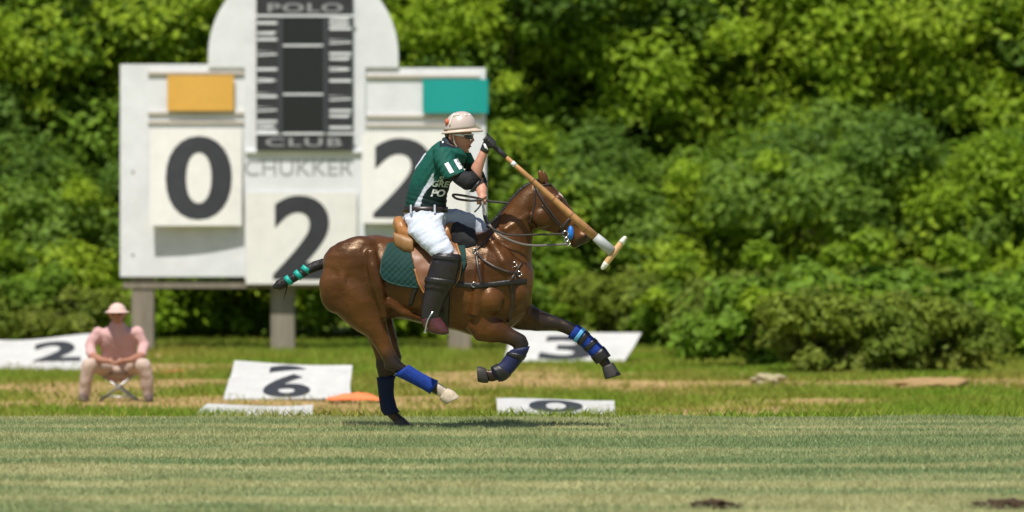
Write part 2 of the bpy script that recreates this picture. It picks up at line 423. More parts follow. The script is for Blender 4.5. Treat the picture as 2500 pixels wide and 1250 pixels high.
sbox(MB(), 300, 1170, 686, 704, -.1, .01).build('beam', timber_m, sb, bevel=.008)
for X0, X1 in ((362, 596), (895, 1172)):
    for Y in (178, 276, 298):
        dY = 8 if X0 > 800 else 0
        sbox(MB(), X0, X1, Y + dY - 3, Y + dY + 3, .061, .10).build('panel_rail', mat('rail_wood', (.55, .49, .42), .7, var=.15), sb)
for Y in (419, 622):
    for X in (325, 1165):
        MB().ball(S(X, Y, .06), (.02, .02, .02), 8, 5).build('bolt_head', timber_m, sb)
# the dark clock case in the middle
ck = sbox(MB(), 627, 861, -24, 368, .10, .19).build('clock_case', black_m, sb, bevel=.008)
sbox(MB(), 692, 790, 46, 325, .19, .195).build('glass', mat('dark_glass', (.012, .015, .017), .12, .5), ck)
for X0, X1 in ((680, 692), (790, 802)):
    sbox(MB(), X0, X1, 44, 325, .19, .215).build('glass_frame', mat('frame_charcoal', (.045, .047, .055), .45), ck)
for Y in (112, 231):
    sbox(MB(), 692, 790, Y - 2.5, Y + 2.5, .195, .207).build('divider', white_m, ck)
for Y in (40, 327, 371):
    sbox(MB(), 622 if Y < 360 else 600, 866 if Y < 360 else 884, Y - 3, Y + 2.5, .19 if Y < 360 else .101, .205 if Y < 360 else .15).build('trim_strip', white_m, ck)
marks_l = [(57, 'b'), (82, 'g'), (97, 'b'), (124, 'x'), (136, 'x'), (170, 'b'), (197, 'v'), (225, 'x'), (236, 'b'), (260, 'x'), (272, 'x'), (297, 'b'), (309, 'v'), (321, 'b')]
marks_r = [(48, 'v'), (60, 'v'), (71, 'b'), (96, 'x'), (107, 'x'), (132, 'b'), (144, 'g'), (170, 'v'), (198, 'b'), (233, 'x'), (245, 'x'), (271, 'b'), (284, 'g'), (312, 'b')]
for side, mk in ((-1, marks_l), (1, marks_r)):
    for i, (Y, k) in enumerate(mk):
        a, b = (629, 678) if side < 0 else (805, 859)
        hh = 3.4
        if k == 'b': p = [(a, Y - hh), (b, Y - hh), (b, Y + hh), (a, Y + hh)]
        elif k == 'v': p = [(a, Y - 5), (b - 12, Y - 3.5), (b, Y), (b - 12, Y + 3.5), (a, Y + 5), (a, Y + 1.5), (b - 20, Y), (a, Y - 1.5)]
        elif k == 'x': p = [(a, Y - 2 + (i % 2) * 3), (b, Y - 5 + (i % 2) * 8), (b, Y - 1 + (i % 2) * 4), (a, Y + 2 + (i % 2) * 1)]
        else: p = [(a, Y - 3), (b, Y - 4), (b - 10, Y + 4), (a, Y + 3)]
        pp = [(S(X, Yq)[0], S(X, Yq)[2]) for X, Yq in p]
        MB().prism(pp, SD - .199, SD - .19).build('scale_mark', white_m, ck)
def board_text(body, X0, X1, Y0, Y1, off, m, parent, bold=0.0, thick=.006, name='lettering', space=1.0):
    def fn(u, v, w):
        p = S(X0 + (X1 - X0) * u, Y1 + (Y0 - Y1) * v); return Vector((p[0], SD - off - thick * w, p[2]))
    me = fit_text(body, fn, bold, space=space); return link(name, me, m, parent)
board_text('POLO', 655, 838, 9, 31, .19, mat('letter_grey', (.30, .30, .31), .6), ck, .02, space=1.1)
board_text('CLUB', 650, 836, 337, 358, .19, mat('letter_grey'), ck, .02, space=1.15)
board_text('CHUKKER', 598, 862, 390, 429, .10, grey_m, sb, .0)
# hanging number and colour panels
def hung(name, X0, X1, Y0, Y1, off, tilt, m, label, cat, digit=None, dbox=None, warp=.02):
    base = Vector((S((X0 + X1) / 2, 0)[0], SD - off, S(0, Y1)[2]))
    n = 12
    def pt(u, v, w):                       # u across, v up; the bottom edge stands out from the board
        x, _, z = S(X0 + (X1 - X0) * u, Y1 + (Y0 - Y1) * v)
        y = SD - off - tilt * (1 - v) * (1.25 - .5 * u) - warp * math.sin(math.pi * u) * (1 - v) - w
        return Vector((x, y, z))
    mb = MB()
    for w_ in (0, .022):
        mb.add([pt(i / n, j / n, w_) for j in range(n + 1) for i in range(n + 1)], [(j * (n + 1) + i, j * (n + 1) + i + 1, (j + 1) * (n + 1) + i + 1, (j + 1) * (n + 1) + i) for j in range(n) for i in range(n)])
    q = (n + 1) ** 2; ed = [i for i in range(n)] + [(n + 1) * j + n for j in range(n)] + [(n + 1) * n + n - i for i in range(n)] + [(n + 1) * (n - j) for j in range(n)]
    for a, b in zip(ed, ed[1:] + ed[:1]): mb.f.append((a, b, b + q, a + q))
    if digit is None:
        o = mb.build(name, m, None, base); tag(o, label, cat); return
    t = thing(name, base, label, cat); mb.build('panel', m, t)
    def fn(u, v, w):
        X = dbox[0] + (dbox[1] - dbox[0]) * u; Y = dbox[3] + (dbox[2] - dbox[3]) * v
        return pt((X - X0) / (X1 - X0), (Y - Y1) / (Y0 - Y1), .022 + .004 * w)
    link('numeral', fit_text(digit, fn, .028), black_m, t)
hung('colour_panel', 410, 572, 184, 271, .115, .01, mat('team_yellow', (.66, .37, .06), .55, var=.05), 'yellow team colour panel on the left wing of the scoreboard', 'panel')
hung('colour_panel', 1032, 1192, 194, 277, .115, .01, mat('team_teal', (.0, .30, .265), .5, var=.05), 'teal team colour panel on the right wing of the scoreboard', 'panel')
hung('number_panel', 368, 592, 313, 551, .07, .16, cream_m, 'cream number panel reading 0 hung on the left wing of the scoreboard', 'number panel', '0', (406, 568, 332, 537))
hung('number_panel', 602, 872, 470, 693, .12, .05, cream_m, 'cream number panel reading 2 hung low at the centre of the scoreboard', 'number panel', '2', (668, 820, 477, 682))
hung('number_panel', 884, 1140, 320, 545, .07, .14, cream_m, 'cream number panel reading 2 on the right wing, behind the rider', 'number panel', '2', (912, 1070, 337, 532))

# ------------------------------------------------------------------ number panels lying in the rough
def lying(name, corners, label, digit=None, box=(.25, .75, .12, .88), warp=.03, wseed=0, m=cream_m, thick=.02):
    """corners near-left, near-right, far-right, far-left as world points"""
    P = [Vector(c) for c in corners]; n = 12; g = random.Random(wseed); ph = g.uniform(0, 6)
    base = (P[0] + P[1]) / 2
    def pt(u, v, w):
        p = (P[0] * (1 - u) + P[1] * u) * (1 - v) + (P[3] * (1 - u) + P[2] * u) * v
        nr = (P[1] - P[0]).cross(P[3] - P[0]).normalized()
        return p + nr * (warp * (math.sin(2.6 * u + ph) + .6 * math.sin(4.2 * u * v + ph * 2)) * (.25 + v) + w)
    mb = MB()
    for w_ in (0, thick):
        mb.add([pt(i / n, j / n, w_) for j in range(n + 1) for i in range(n + 1)], [(j * (n + 1) + i, j * (n + 1) + i + 1, (j + 1) * (n + 1) + i + 1, (j + 1) * (n + 1) + i) for j in range(n) for i in range(n)])
    q = (n + 1) ** 2; ed = [i for i in range(n)] + [(n + 1) * j + n for j in range(n)] + [(n + 1) * n + n - i for i in range(n)] + [(n + 1) * (n - j) for j in range(n)]
    for a, b in zip(ed, ed[1:] + ed[:1]): mb.f.append((a, b, b + q, a + q))
    if digit is None:
        return tag(mb.build(name, m, None, base, smooth=False), label, 'number panel')
    t = thing(name, base, label, 'number panel'); mb.build('panel', m, t)
    link('numeral', fit_text(digit, lambda u, v, w: pt(box[0] + (box[1] - box[0]) * u, box[2] + (box[3] - box[2]) * v, thick + .002 + .003 * w), .03), black_m, t)
    return t
panelw = mat('white_panel', (.53, .525, .50), .55, .3, var=.14, vscale=4)
def gd(Y): return F * (CAM_H - LOW) / (Y - HOR)           # distance of the low ground at photo row Y
def slab(X0, X1, Xf0, Xf1, Ynear, Yfar, depth):
    d0 = gd(Ynear); d1 = d0 + depth
    return [at(X0, Ynear - 2, d0), at(X1, Ynear - 2, d0), at(Xf1, Yfar, d1), at(Xf0, Yfar, d1)]
lying('number_panel', slab(1215, 1502, 1212, 1500, 1019, 981, 1.3), 'white panel reading 0 lying by the field edge under the galloping horse', '0', (.27, .73, .12, .9), .012, 1, panelw)
lying('number_panel', slab(472, 762, 505, 764, 1022, 990, 1.2), 'blank white panel lying at the field edge left of the horse', None, warp=.018, wseed=5, m=panelw)
lying('number_panel', slab(545, 858, 560, 850, 979, 918, 1.1), 'white panel reading 6 on top of the stack left of the hind legs', '6', (.3, .68, .04, .86), .03, 2, panelw)
c = slab(552, 850, 572, 860, 974, 893, 1.25); c = [p + Vector((0, .06, 0)) for p in c]
lying('number_panel', c, 'white panel under the panel reading 6, its far edge sticking up', '2', (.3, .7, .1, .95), .03, 3, panelw)
lying('number_panel', slab(1232, 1522, 1250, 1566, 889, 813, 1.3), 'white panel reading 3 propped in the grass behind the front legs', '3', (.27, .72, .05, .85), .03, 4, panelw)
lying('number_panel', slab(-30, 236, -20, 225, 896, 826, 1.2), 'white panel reading 2 on top of the stack beside the seated person', '2', (.42, .86, .12, .86), .03, 6, panelw)
c = slab(-36, 215, -26, 200, 906, 893, 1.2)
lying('number_panel', c, 'bowed white panel at the bottom of the stack beside the seated person', None, warp=.015, wseed=7, m=panelw)

# ------------------------------------------------------------------ small things in the rough
def lump(name, c, r, m, label, cat, seed, amp=.35, fs=3.0, flat=True):
    bm = bmesh.new(); bmesh.ops.create_icosphere(bm, subdivisions=4, radius=1.0)
    off = Vector((seed * 3.1, seed, 5))
    for v in bm.verts:
        k = 1 + amp * noise.fractal(v.co * fs * .5 + off, 1.0, 2.0, 4)
        v.co = Vector((v.co.x * r[0] * k, v.co.y * r[1] * k, v.co.z * r[2] * k)) + Vector(c)
    me = bpy.data.meshes.new(name); bm.to_mesh(me); bm.free()
    o = link(name, me, m, None, Vector(c), smooth=True); tag(o, label, cat); return o
p = at(1876, 928, gd(938)); lump('rock', (p.x, p.y, ground_z(p.x, p.y) + .05), (.17, .2, .10), mat('pale_stone', (.36, .31, .18), .9, var=.3, vscale=9, bump=.5), 'pale tan rock lying in the grass below the bushes', 'rock', 3, .5)
p = at(2262, 940, gd(946)); lump('soil_mound', (p.x, p.y, ground_z(p.x, p.y)), (.55, .8, .13), mat('red_soil', (.36, .235, .11), .95, .1, var=.35, vscale=7, bump=.8, bscale=20), 'low mound of bare reddish soil at the right', 'mound', 8, .4)
soil_m = mat('dark_soil', (.07, .045, .028), .95, .1, var=.4, vscale=30, bump=.8, bscale=60)
for X, Y, r, lab in ((1742, 1239, .13, 'dark divot of torn turf at the bottom of the field'), (2455, 1237, .17, 'long dark divot at the bottom right corner of the field')):
    d = F * CAM_H / (Y - HOR); p = at(X, Y, d); lump('divot', (p.x, p.y, .0), (r, r * 1.6, .035), soil_m, lab, 'divot', X * .01, .6, 5)
# orange cloth and stick
def cloth(name, X0, X1, Yb, Yt, d, m, label, seed):
    nx, ny = 30, 10; mb = MB(); base = at((X0 + X1) / 2, Yb, d); gz = ground_z(base.x, d)
    vs_, g = [], noise
    for j in range(ny + 1):
        for i in range(nx + 1):
            u, v = i / nx, j / ny; x = at(X0 + (X1 - X0) * u, 0, d).x; y = d - .22 + .5 * v
            env = math.sin(math.pi * min(1, u * 1.15 + .03)) ** .6 * math.sin(math.pi * v) ** .5 if 0 < v < 1 else 0
            h = (Yb - Yt) / F * d * (.35 + .65 * u)
            z = gz + .05 + max(0, h * env * (.75 + .7 * g.noise(Vector((u * 5, v * 3, seed)))))
            vs_.append((x, y + .05 * g.noise(Vector((u * 4, v * 4, seed + 9))), z))
    mb.add(vs_, [(j * (nx + 1) + i, j * (nx + 1) + i + 1, (j + 1) * (nx + 1) + i + 1, (j + 1) * (nx + 1) + i) for j in range(ny) for i in range(nx)])
    me = evaluated(mb.mesh(), [('SOLIDIFY', dict(thickness=.012))])
    o = link(name, me, m, None, Vector((base.x, d, gz)), smooth=True); tag(o, label, 'flag'); return o
orange_m = mat('orange_cloth', (.85, .22, .085), .7, .2, var=.15, vscale=5)
cloth('orange_flag', 798, 945, 986, 956, gd(984), orange_m, 'crumpled orange flag lying on the grass beside the panel reading 6', 2)
p0, p1 = at(386, 911, gd(915)), at(450, 905, gd(915))
tag(MB().tube([p0, (p0 + p1) / 2 + Vector((0, 0, .004)), p1], .016, 8, up=(0, 0, 1)).build('orange_stick', orange_m, None, p0, smooth=True), 'thin orange stick in the grass right of the seated person', 'stick')

# ------------------------------------------------------------------ the person seated by the panels
pd = gd(979); ps = F / pd; pz = ground_z(at(285, 0, pd).x, pd)
pc = Vector((at(288, 0, pd).x, pd, pz))
def Q(x, y, z): return pc + Vector((x, y, z))            # metres about the seat; -y towards the camera
skin_m = mat('skin', (.36, .17, .11), .55, .4, var=.12, vscale=18)
pink_m = mat('pink_shirt', (.56, .34, .33), .85, .2, var=.12, vscale=10, bump=.4, bscale=14)
tan_m = mat('dusty_pink_trousers', (.52, .40, .335), .85, .2, var=.12, vscale=10, bump=.4, bscale=14)
chair = thing('folding_stool', Q(0, .12, 0), 'low dark folding stool under the seated person in pink', 'stool')
MB().box(pc.x - .19, pc.x + .19, pd - .02, pd + .30, pz + .30, pz + .325).build('seat', mat('stool_canvas', (.10, .06, .04), .8), chair, bevel=.008)
for yy in (-.01, .29):
    for s in (-1, 1):
        MB().tube([Q(-.19 * s, yy, .30), Q(.21 * s, yy, .0)], .012, 8).build('leg', mat('stool_steel', (.45, .45, .43), .4, metal=.8), chair, smooth=True)
MB().tube([Q(-.2, -.012, .05), Q(.2, -.012, .05)], .010, 8).build('crossbar', mat('stool_steel'), chair, smooth=True)
who = thing('person', Q(0, .1, 0), 'person in pale pink hat and pink shirt seated low beside the number panels', 'person')
def limb(mb, P, rad, s=1.0, rb=None): mb.tube([Q(*p) for p in P], [r * s for r in rad], 12, round_end=True, up=(0, 1, .01), rb=[r * s for r in rb] if rb else None)
def p_torso(mb, s=1.0): limb(mb, [(0, .14, .37), (0, .10, .50), (0, .02, .66), (0, -.05, .79), (0, -.07, .85)], [.18, .175, .195, .19, .09], s, [.13, .125, .13, .11, .07])
def p_arm(mb, sd, s=1.0): limb(mb, [(.19 * sd, -.04, .78), (.27 * sd, -.06, .63), (.25 * sd, -.18, .52)], [.07, .058, .05], s)
def p_fore(mb, sd): limb(mb, [(.25 * sd, -.18, .52), (.14 * sd, -.33, .47), (.05 * sd, -.40, .46)], [.046, .036, .028])
who.scale = (1.12, 1, 1.0)
def p_leg(mb, sd, s=1.0):
    limb(mb, [(.09 * sd, .14, .36), (.20 * sd, -.10, .40), (.27 * sd, -.30, .42)], [.10, .09, .075], s)
    limb(mb, [(.27 * sd, -.30, .42), (.305 * sd, -.27, .25), (.32 * sd, -.22, .07)], [.078, .07, .06], s)
mb = MB(); p_torso(mb, .9)
for sd in (-1, 1):
    p_arm(mb, sd, .85); p_fore(mb, sd); p_leg(mb, sd, .8)
    for k in range(4):
        a = -.018 + .012 * k; limb(mb, [(.05 * sd, -.40, .455 + a), (.015 * sd, -.435, .445 + a), (-.012 * sd, -.425, .435 + a)], [.010, .009, .008])
    limb(mb, [(.06 * sd, -.39, .475), (.04 * sd, -.41, .50), (.02 * sd, -.425, .505)], [.011, .010, .009])
    mb.ball(Q(.05 * sd, -.40, .46), (.03, .035, .035))
limb(mb, [(0, -.06, .82), (0, -.08, .92)], [.055, .05])
mb.ball(Q(0, -.105, .985), (.075, .092, .105)); mb.ball(Q(0, -.19, .93), (.04, .03, .04))
mb.tube([Q(0, -.19, 1.0), Q(0, -.215, .965)], [.010, .016], 8, up=(1, 0, 0))
for sd in (-1, 1): mb.ball(Q(.078 * sd, -.10, .98), (.012, .025, .032))
link('body', fuse(mb, .011, 3), skin_m, who, smooth=True)
mb = MB(); p_torso(mb)
for sd in (-1, 1): p_arm(mb, sd)
sh = fuse(mb, .014, 3, disp=.012, dscale=7); link('shirt', sh, pink_m, who, smooth=True)
mb = MB(); limb(mb, [(-.02, .14, .36), (.02, .14, .36)], [.13, .13], 1, [.15, .15])
for sd in (-1, 1): p_leg(mb, sd)
link('trousers', fuse(mb, .014, 3, disp=.012, dscale=7), tan_m, who, smooth=True)
for sd in (-1, 1):
    mb = MB(); limb(mb, [(.32 * sd, -.19, .045), (.33 * sd, -.29, .045), (.335 * sd, -.40, .035)], [.05, .048, .035])
    mb.box(pc.x + .325 * sd - .045, pc.x + .325 * sd + .045, pd - .42, pd - .15, pz, pz + .03)
    link('shoe', fuse(mb, .01, 3), mat('shoe_tan', (.10, .07, .055), .7), who, smooth=True)
mb = MB(); rgs = []
for k in range(8):
    th = k / 7 * math.pi / 2; rgs.append([Q(.092 * math.cos(th) * math.cos(a), -.10 + .108 * math.cos(th) * math.sin(a), 1.005 + .105 * math.sin(th)) for a in [2 * math.pi * i / 20 for i in range(20)]])
mb.rings(rgs)
cap = mb.build('hat', mat('pink_cap', (.66, .46, .40), .8, var=.1), who, smooth=True)
mb = MB(); mb.rings([[Q(.10 * sc * math.cos(a), -.11 + .13 * sc * math.sin(a) - (.055 * max(0, -math.sin(a)) * sc if sc > 1 else 0), 1.012 - (.012 if sc > 1 else 0) + dz) for a in [2 * math.pi * i / 24 for i in range(24)]] for sc, dz in ((.9, 0), (1.25, 0), (1.25, .008), (.9, .012))])
mb.build('brim', mat('pink_cap'), cap, smooth=True)
mb = MB(); mb.ball(Q(0, -.075, .965), (.085, .085, .09)); link('hair', fuse(mb, .012, 2), mat('dark_hair', (.035, .022, .016), .6), who, smooth=True)
mb = MB()
for sd in (-1, 1): mb.ball(Q(.032 * sd, -.192, .995), (.026, .012, .018), 10, 6)
mb.box(pc.x - .08, pc.x + .08, pd - .197, pd - .188, pz + 1.004, pz + 1.011)
mb.build('sunglasses', mat('dark_lens', (.01, .01, .01), .15), who, smooth=True)

# ================================================================== THE HORSE
hb = Vector((H(1040, 0).x, 40, 0))
horse = thing('horse', hb, 'bay polo pony at full gallop carrying the rider in green', 'horse')
TR = [(790, 642, 784, 715, .10), (803, 619, 794, 745, .17), (835, 596, 832, 756, .235), (880, 578, 880, 772, .262), (930, 573, 935, 774, .262),
      (985, 583, 985, 780, .262), (1050, 591, 1050, 796, .275), (1110, 586, 1110, 808, .275), (1160, 569, 1160, 822, .26), (1200, 556, 1205, 822, .235),
      (1245, 580, 1250, 800, .205), (1285, 622, 1282, 772, .165), (1303, 660, 1298, 742, .095)]
NECK = [(1160, 585, 1298, 735, .17), (1194, 556, 1299, 668, .14), (1221, 525, 1299, 610, .112), (1249, 489, 1303, 568, .092), (1276, 462, 1300, 532, .078), (1303, 444, 1310, 502, .07)]
HEAD = [(1322, 440, 1290, 488, .072), (1350, 452, 1292, 528, .095), (1375, 478, 1308, 559, .098), (1395, 507, 1340, 567, .080), (1415, 537, 1368, 576, .062),
        (1431, 558, 1385, 589, .056), (1441, 573, 1397, 600, .055), (1441, 588, 1408, 603, .038)]
NH = [(930, 640, 795, 650, .12, -.12), (942, 690, 788, 715, .135, -.135), (948, 735, 812, 758, .12, -.145), (944, 772, 858, 795, .092, -.15), (948, 806, 894, 820, .072, -.15),
      (957, 836, 918, 848, .055, -.15), (969, 866, 934, 878, .045, -.15), (982, 884, 943, 902, .045, -.15), (999, 894, 974, 915, .034, -.15), (1022, 909, 1006, 930, .028, -.15), (1052, 925, 1038, 947, .028, -.15),
      (1074, 934, 1058, 960, .036, -.15), (1088, 944, 1070, 966, .033, -.15), (1100, 952, 1080, 972, .036, -.15)]
FH = [(950, 690, 800, 700, .12, .13), (952, 750, 830, 770, .11, .14), (962, 800, 890, 812, .08, .14), (972, 842, 908, 852, .058, .14), (982, 872, 916, 880, .046, .14), (975, 896, 917, 900, .044, .14),
      (957, 925, 924, 928, .033, .14), (955, 965, 928, 968, .028, .14), (964, 1000, 934, 1006, .034, .14), (976, 1014, 950, 1022, .033, .14), (990, 1026, 962, 1034, .036, .14)]
NF = [(1262, 640, 1150, 680, .13, -.10), (1240, 700, 1140, 750, .12, -.13), (1200, 748, 1142, 802, .095, -.145), (1206, 768, 1162, 828, .08, -.15), (1229, 786, 1198, 836, .062, -.15), (1257, 803, 1238, 840, .048, -.15),
      (1283, 818, 1252, 846, .043, -.15), (1291, 840, 1255, 850, .041, -.15), (1283, 862, 1248, 856, .036, -.15), (1270, 880, 1238, 868, .032, -.15), (1252, 902, 1226, 886, .032, -.15), (1232, 922, 1208, 896, .037, -.15),
      (1205, 931, 1194, 902, .034, -.15), (1192, 932, 1184, 899, .036, -.15)]
FF = [(1290, 690, 1220, 740, .12, .08), (1288, 728, 1232, 792, .10, .12), (1303, 747, 1264, 804, .085, .14), (1342, 766, 1312, 810, .066, .14), (1380, 781, 1360, 809, .050, .14), (1404, 794, 1386, 819, .045, .14),
      (1424, 808, 1408, 830, .034, .14), (1449, 831, 1430, 850, .029, .14), (1474, 855, 1452, 874, .035, .14), (1487, 874, 1463, 888, .034, .14), (1495, 890, 1472, 900, .035, .14)]
mb = MB()
for q in (TR, NECK, HEAD, NH, FH, NF, FF): pairs(mb, q)
def hball(X, Y, t, rx, ry, rz): mb.ball(H(X, Y, t), (rx / PX, ry, rz / PX))
for sd in (-1, 1):                                         # muscles and bones under the skin
    hball(868, 645, .15 * sd, 80, .125, 62); hball(915, 690, .195 * sd, 34, .085, 52); hball(822, 700, .155 * sd, 42, .10, 66); hball(880, 600, .13 * sd, 44, .10, 24)
    mb.tube([H(905, 610, .235 * sd), H(912, 650, .255 * sd), H(925, 700, .262 * sd), H(934, 740, .24 * sd), H(940, 775, .215 * sd)], [.04, .05, .05, .04, .03], 10)
    mb.tube([H(845, 640, .23 * sd), H(838, 690, .235 * sd), H(850, 740, .22 * sd), H(880, 790, .20 * sd)], [.03, .04, .04, .03], 10)
    mb.tube([H(945, 735, .235 * sd), H(985, 762, .205 * sd), H(1030, 780, .18 * sd)], [.03, .028, .02], 10)
    mb.tube([H(1200, 590, .165 * sd), H(1228, 640, .215 * sd), H(1250, 690, .205 * sd)], [.035, .05, .045], 10)
    mb.tube([H(1172, 640, .235 * sd), H(1168, 700, .25 * sd), H(1160, 770, .22 * sd)], [.02, .045, .05], 10)
    mb.tube([H(1228, 565, .095 * sd), H(1262, 545, .075 * sd), H(1292, 520, .06 * sd)], [.035, .035, .03], 10)
    hball(1215, 660, .155 * sd, 46, .10, 62); hball(1190, 730, .18 * sd, 42, .10, 42); hball(1255, 715, .11 * sd, 36, .10, 42)
    hball(1322, 532, .072 * sd, 26, .045, 26)              # jowl
    hball(1362, 487, .078 * sd, 14, .035, 13)              # brow
    hball(1424, 577, .045 * sd, 13, .025, 10)              # nostril
    hball(1400, 545, .04 * sd, 22, .03, 10)
hball(1403, 596, 0, 12, .035, 9)
hball(945, 893, -.15, 9, .03, 9); hball(928, 895, .14, 9, .03, 9)
for t, dx in ((-.055, 0), (.055, 8)):                       # ears
    mb.tube([H(1326 + dx, 446, t), H(1322 + dx, 432, t * 1.15), H(1319 + dx, 422, t * 1.2), H(1317 + dx, 415, t * 1.2)], [.026, .030, .020, .006], 10, rb=[.02, .018, .012, .005])
BAY, DARK, BLACK = np.array((.056, .020, .0052)), np.array((.045, .020, .012)), np.array((.012, .010, .010))
PALE = np.array((.17, .068, .019)); WHITE = np.array((.60, .50, .40))
def sstep(a, b, x): k = max(0.0, min(1.0, (x - a) / (b - a))); return k * k * (3 - 2 * k)
def near_path(X, Y, P):
    best = (1e9, 0)
    for i in range(len(P) - 1):
        ax, ay = P[i]; bx_, by = P[i + 1]; dx, dy = bx_ - ax, by - ay
        k = max(0, min(1, ((X - ax) * dx + (Y - ay) * dy) / (dx * dx + dy * dy))); d = math.hypot(X - ax - k * dx, Y - ay - k * dy)
        if d < best[0]: best = (d, (i + k) / (len(P) - 1))
    return best
def mid(secs): return [((a[0] + a[2]) / 2, (a[1] + a[3]) / 2) for a in secs]
def coat(co, n):
    X, Y = toXY(co); t = co[1] - 40
    c = BAY * (1 + .22 * noise.fractal(Vector(co) * 5, 1, 2, 3))
    k = .5 + .5 * noise.noise(Vector((co[0] * 3.1, co[1] * 3, co[2] * 3.1))); k = sstep(.35, .8, k); c = c * (1 - .55 * k) + PALE * .55 * k
    pts_ = 0.0
    if Y > 790 or X > 1300:
        for P, a0, a1, side in ((NH, .36, .50, -1), (FH, .30, .45, 1), (NF, .30, .46, -1), (FF, .12, .34, 1)):
            if (t < 0) == (side < 0):
                d, s = near_path(X, Y, mid(P))
                if d < 40 and not (Y < 640): pts_ = max(pts_, sstep(a0, a1, s))
    c = c * (1 - pts_) + BLACK * 1.3 * pts_
    if Y < 640:
        mz = sstep(1395, 1420, X + (Y - 575) * .5) * sstep(566, 590, Y + (X - 1415) * .25); c = c * (1 - mz) + BLACK * mz
        if math.hypot((X - 1371) / 7, (Y - 471) / 11) < 1 and abs(t) < .09: c = WHITE
    if Y > 925 and 1068 < X < 1130 and t < 0: c = WHITE * .9
    return c
bodym = fuse(mb, .0105, 8, disp=.008, dscale=6.0)
paint(bodym, coat)
HB = BVHTree.FromPolygons([v.co.copy() for v in bodym.vertices], [tuple(p_.vertices) for p_ in bodym.polygons])
link('body', bodym, mat('horse_coat', rough=.36, spec=.55, attr='col', bump=.16, bscale=95, var=.25, vscale=34, rvar=.07, rscale=11, stretch=(.6, 1, 1), stint=(1.0, .72, .50)), horse, smooth=True)
def skin_at(X, Y, off, side=-1, bvh=None):
    p = H(X, Y, -3 * -side if side > 0 else -3)
    p = H(X, Y, 3 * side); hit = (bvh or HB).ray_cast(p, Vector((0, -side, 0)))
    if hit[0] is None: return None
    return hit[0] + hit[1] * 0 + Vector((0, side * off, 0))
# hooves
hoof_m = mat('hoof_dark', (.035, .03, .027), .6, var=.3, vscale=30); hoofw = mat('hoof_pale', (.50, .41, .30), .6, var=.25, vscale=30)
def hoof(secs, m): link('hoof', fuse(pairs(MB(), secs, power=2.4), .008, 2), m, horse, smooth=True)
hoof([(1094, 944, 1072, 972, .042, -.15), (1108, 952, 1080, 980, .052, -.15), (1124, 968, 1090, 986, .058, -.15)], hoofw)
hoof([(984, 1020, 958, 1030, .042, .14), (1000, 1034, 962, 1038, .052, .14), (1008, 1046, 962, 1046.5, .058, .14)], hoof_m)
hoof([(1194, 934, 1186, 897, .042, -.15), (1180, 934, 1174, 893, .052, -.15), (1166, 931, 1164, 893, .056, -.15)], hoof_m)
hoof([(1498, 886, 1470, 897, .042, .14), (1508, 902, 1473, 912, .052, .14), (1518, 916, 1478, 928, .058, .14)], hoof_m)
# leg wraps and boots
blue_m = mat('blue_wrap', (.006, .035, .25), .75, .3, var=.15, vscale=20, bump=.5, bscale=60, stretch=(3, 1, 1)); navy_m = mat('navy_boot', (.008, .012, .06), .6, .4, var=.2, vscale=15)
blk_m = mat('black_leather', (.014, .012, .012), .42, .5, var=.25, vscale=25, bump=.15, bscale=60); sky_m = mat('light_blue_strap', (.12, .42, .75), .6)
def widen(secs, k):
    out = []
    for q in secs:
        x1, y1, x2, y2, b, t = q; mx, my = (x1 + x2) / 2, (y1 + y2) / 2
        l = math.hypot(x1 - mx, y1 - my); f = (l + k) / l
        out.append((mx + (x1 - mx) * f, my + (y1 - my) * f, mx + (x2 - mx) * f, my + (y2 - my) * f, b + k / PX, t))
    return out
def lerp_secs(secs, a, b, n=7):
    out = []
    for i in range(n):
        s = a + (b - a) * i / (n - 1); k = min(int(s), len(secs) - 2); u = s - k
        out.append(tuple(p_ * (1 - u) + q * u for p_, q in zip(secs[k], secs[k + 1])))
    return out
def legwrap(name, secs, a, b, k, m, parent=horse, n=9, wob=.6):
    ss = widen(lerp_secs(secs, a, b, n), k); ss = [(*q[:4], q[4] + (wob / PX if i % 2 else 0), q[5]) for i, q in enumerate(ss)]
    return pairs(MB(), ss, power=2.1).build(name, m, parent, smooth=True)
def lab(o, l): o['label'] = l; return o
lab(legwrap('leg_wrap', NH, 7.75, 10.75, 4.5, blue_m), 'bright blue bandage on the near hind leg')
lab(legwrap('leg_wrap', FH, 5.8, 8.6, 5, mat('dark_blue_wrap', (.006, .012, .045), .75, .3, var=.2, vscale=20, bump=.5, bscale=60)), 'dark blue bandage on the far hind leg')
w_ = legwrap('leg_boot', NF, 7.2, 11.6, 4.5, navy_m); lab(w_, 'dark navy and black boot on the folded foreleg')
legwrap('strap', NF, 8.2, 8.8, 6.2, blk_m, w_, 4); legwrap('strap', NF, 10.4, 11.4, 6.2, blk_m, w_, 5)
w_ = legwrap('leg_boot', FF, 5.15, 8.9, 5, blue_m); lab(w_, 'blue and black boot with light blue strap on the stretched foreleg')
for a, b, m_, k in ((5.75, 6.1, sky_m, 7), (6.2, 6.55, blk_m, 6.6), (6.95, 7.3, blk_m, 6.6), (7.8, 8.95, blk_m, 7)): legwrap('strap', FF, a, b, k, m_, w_, 5)
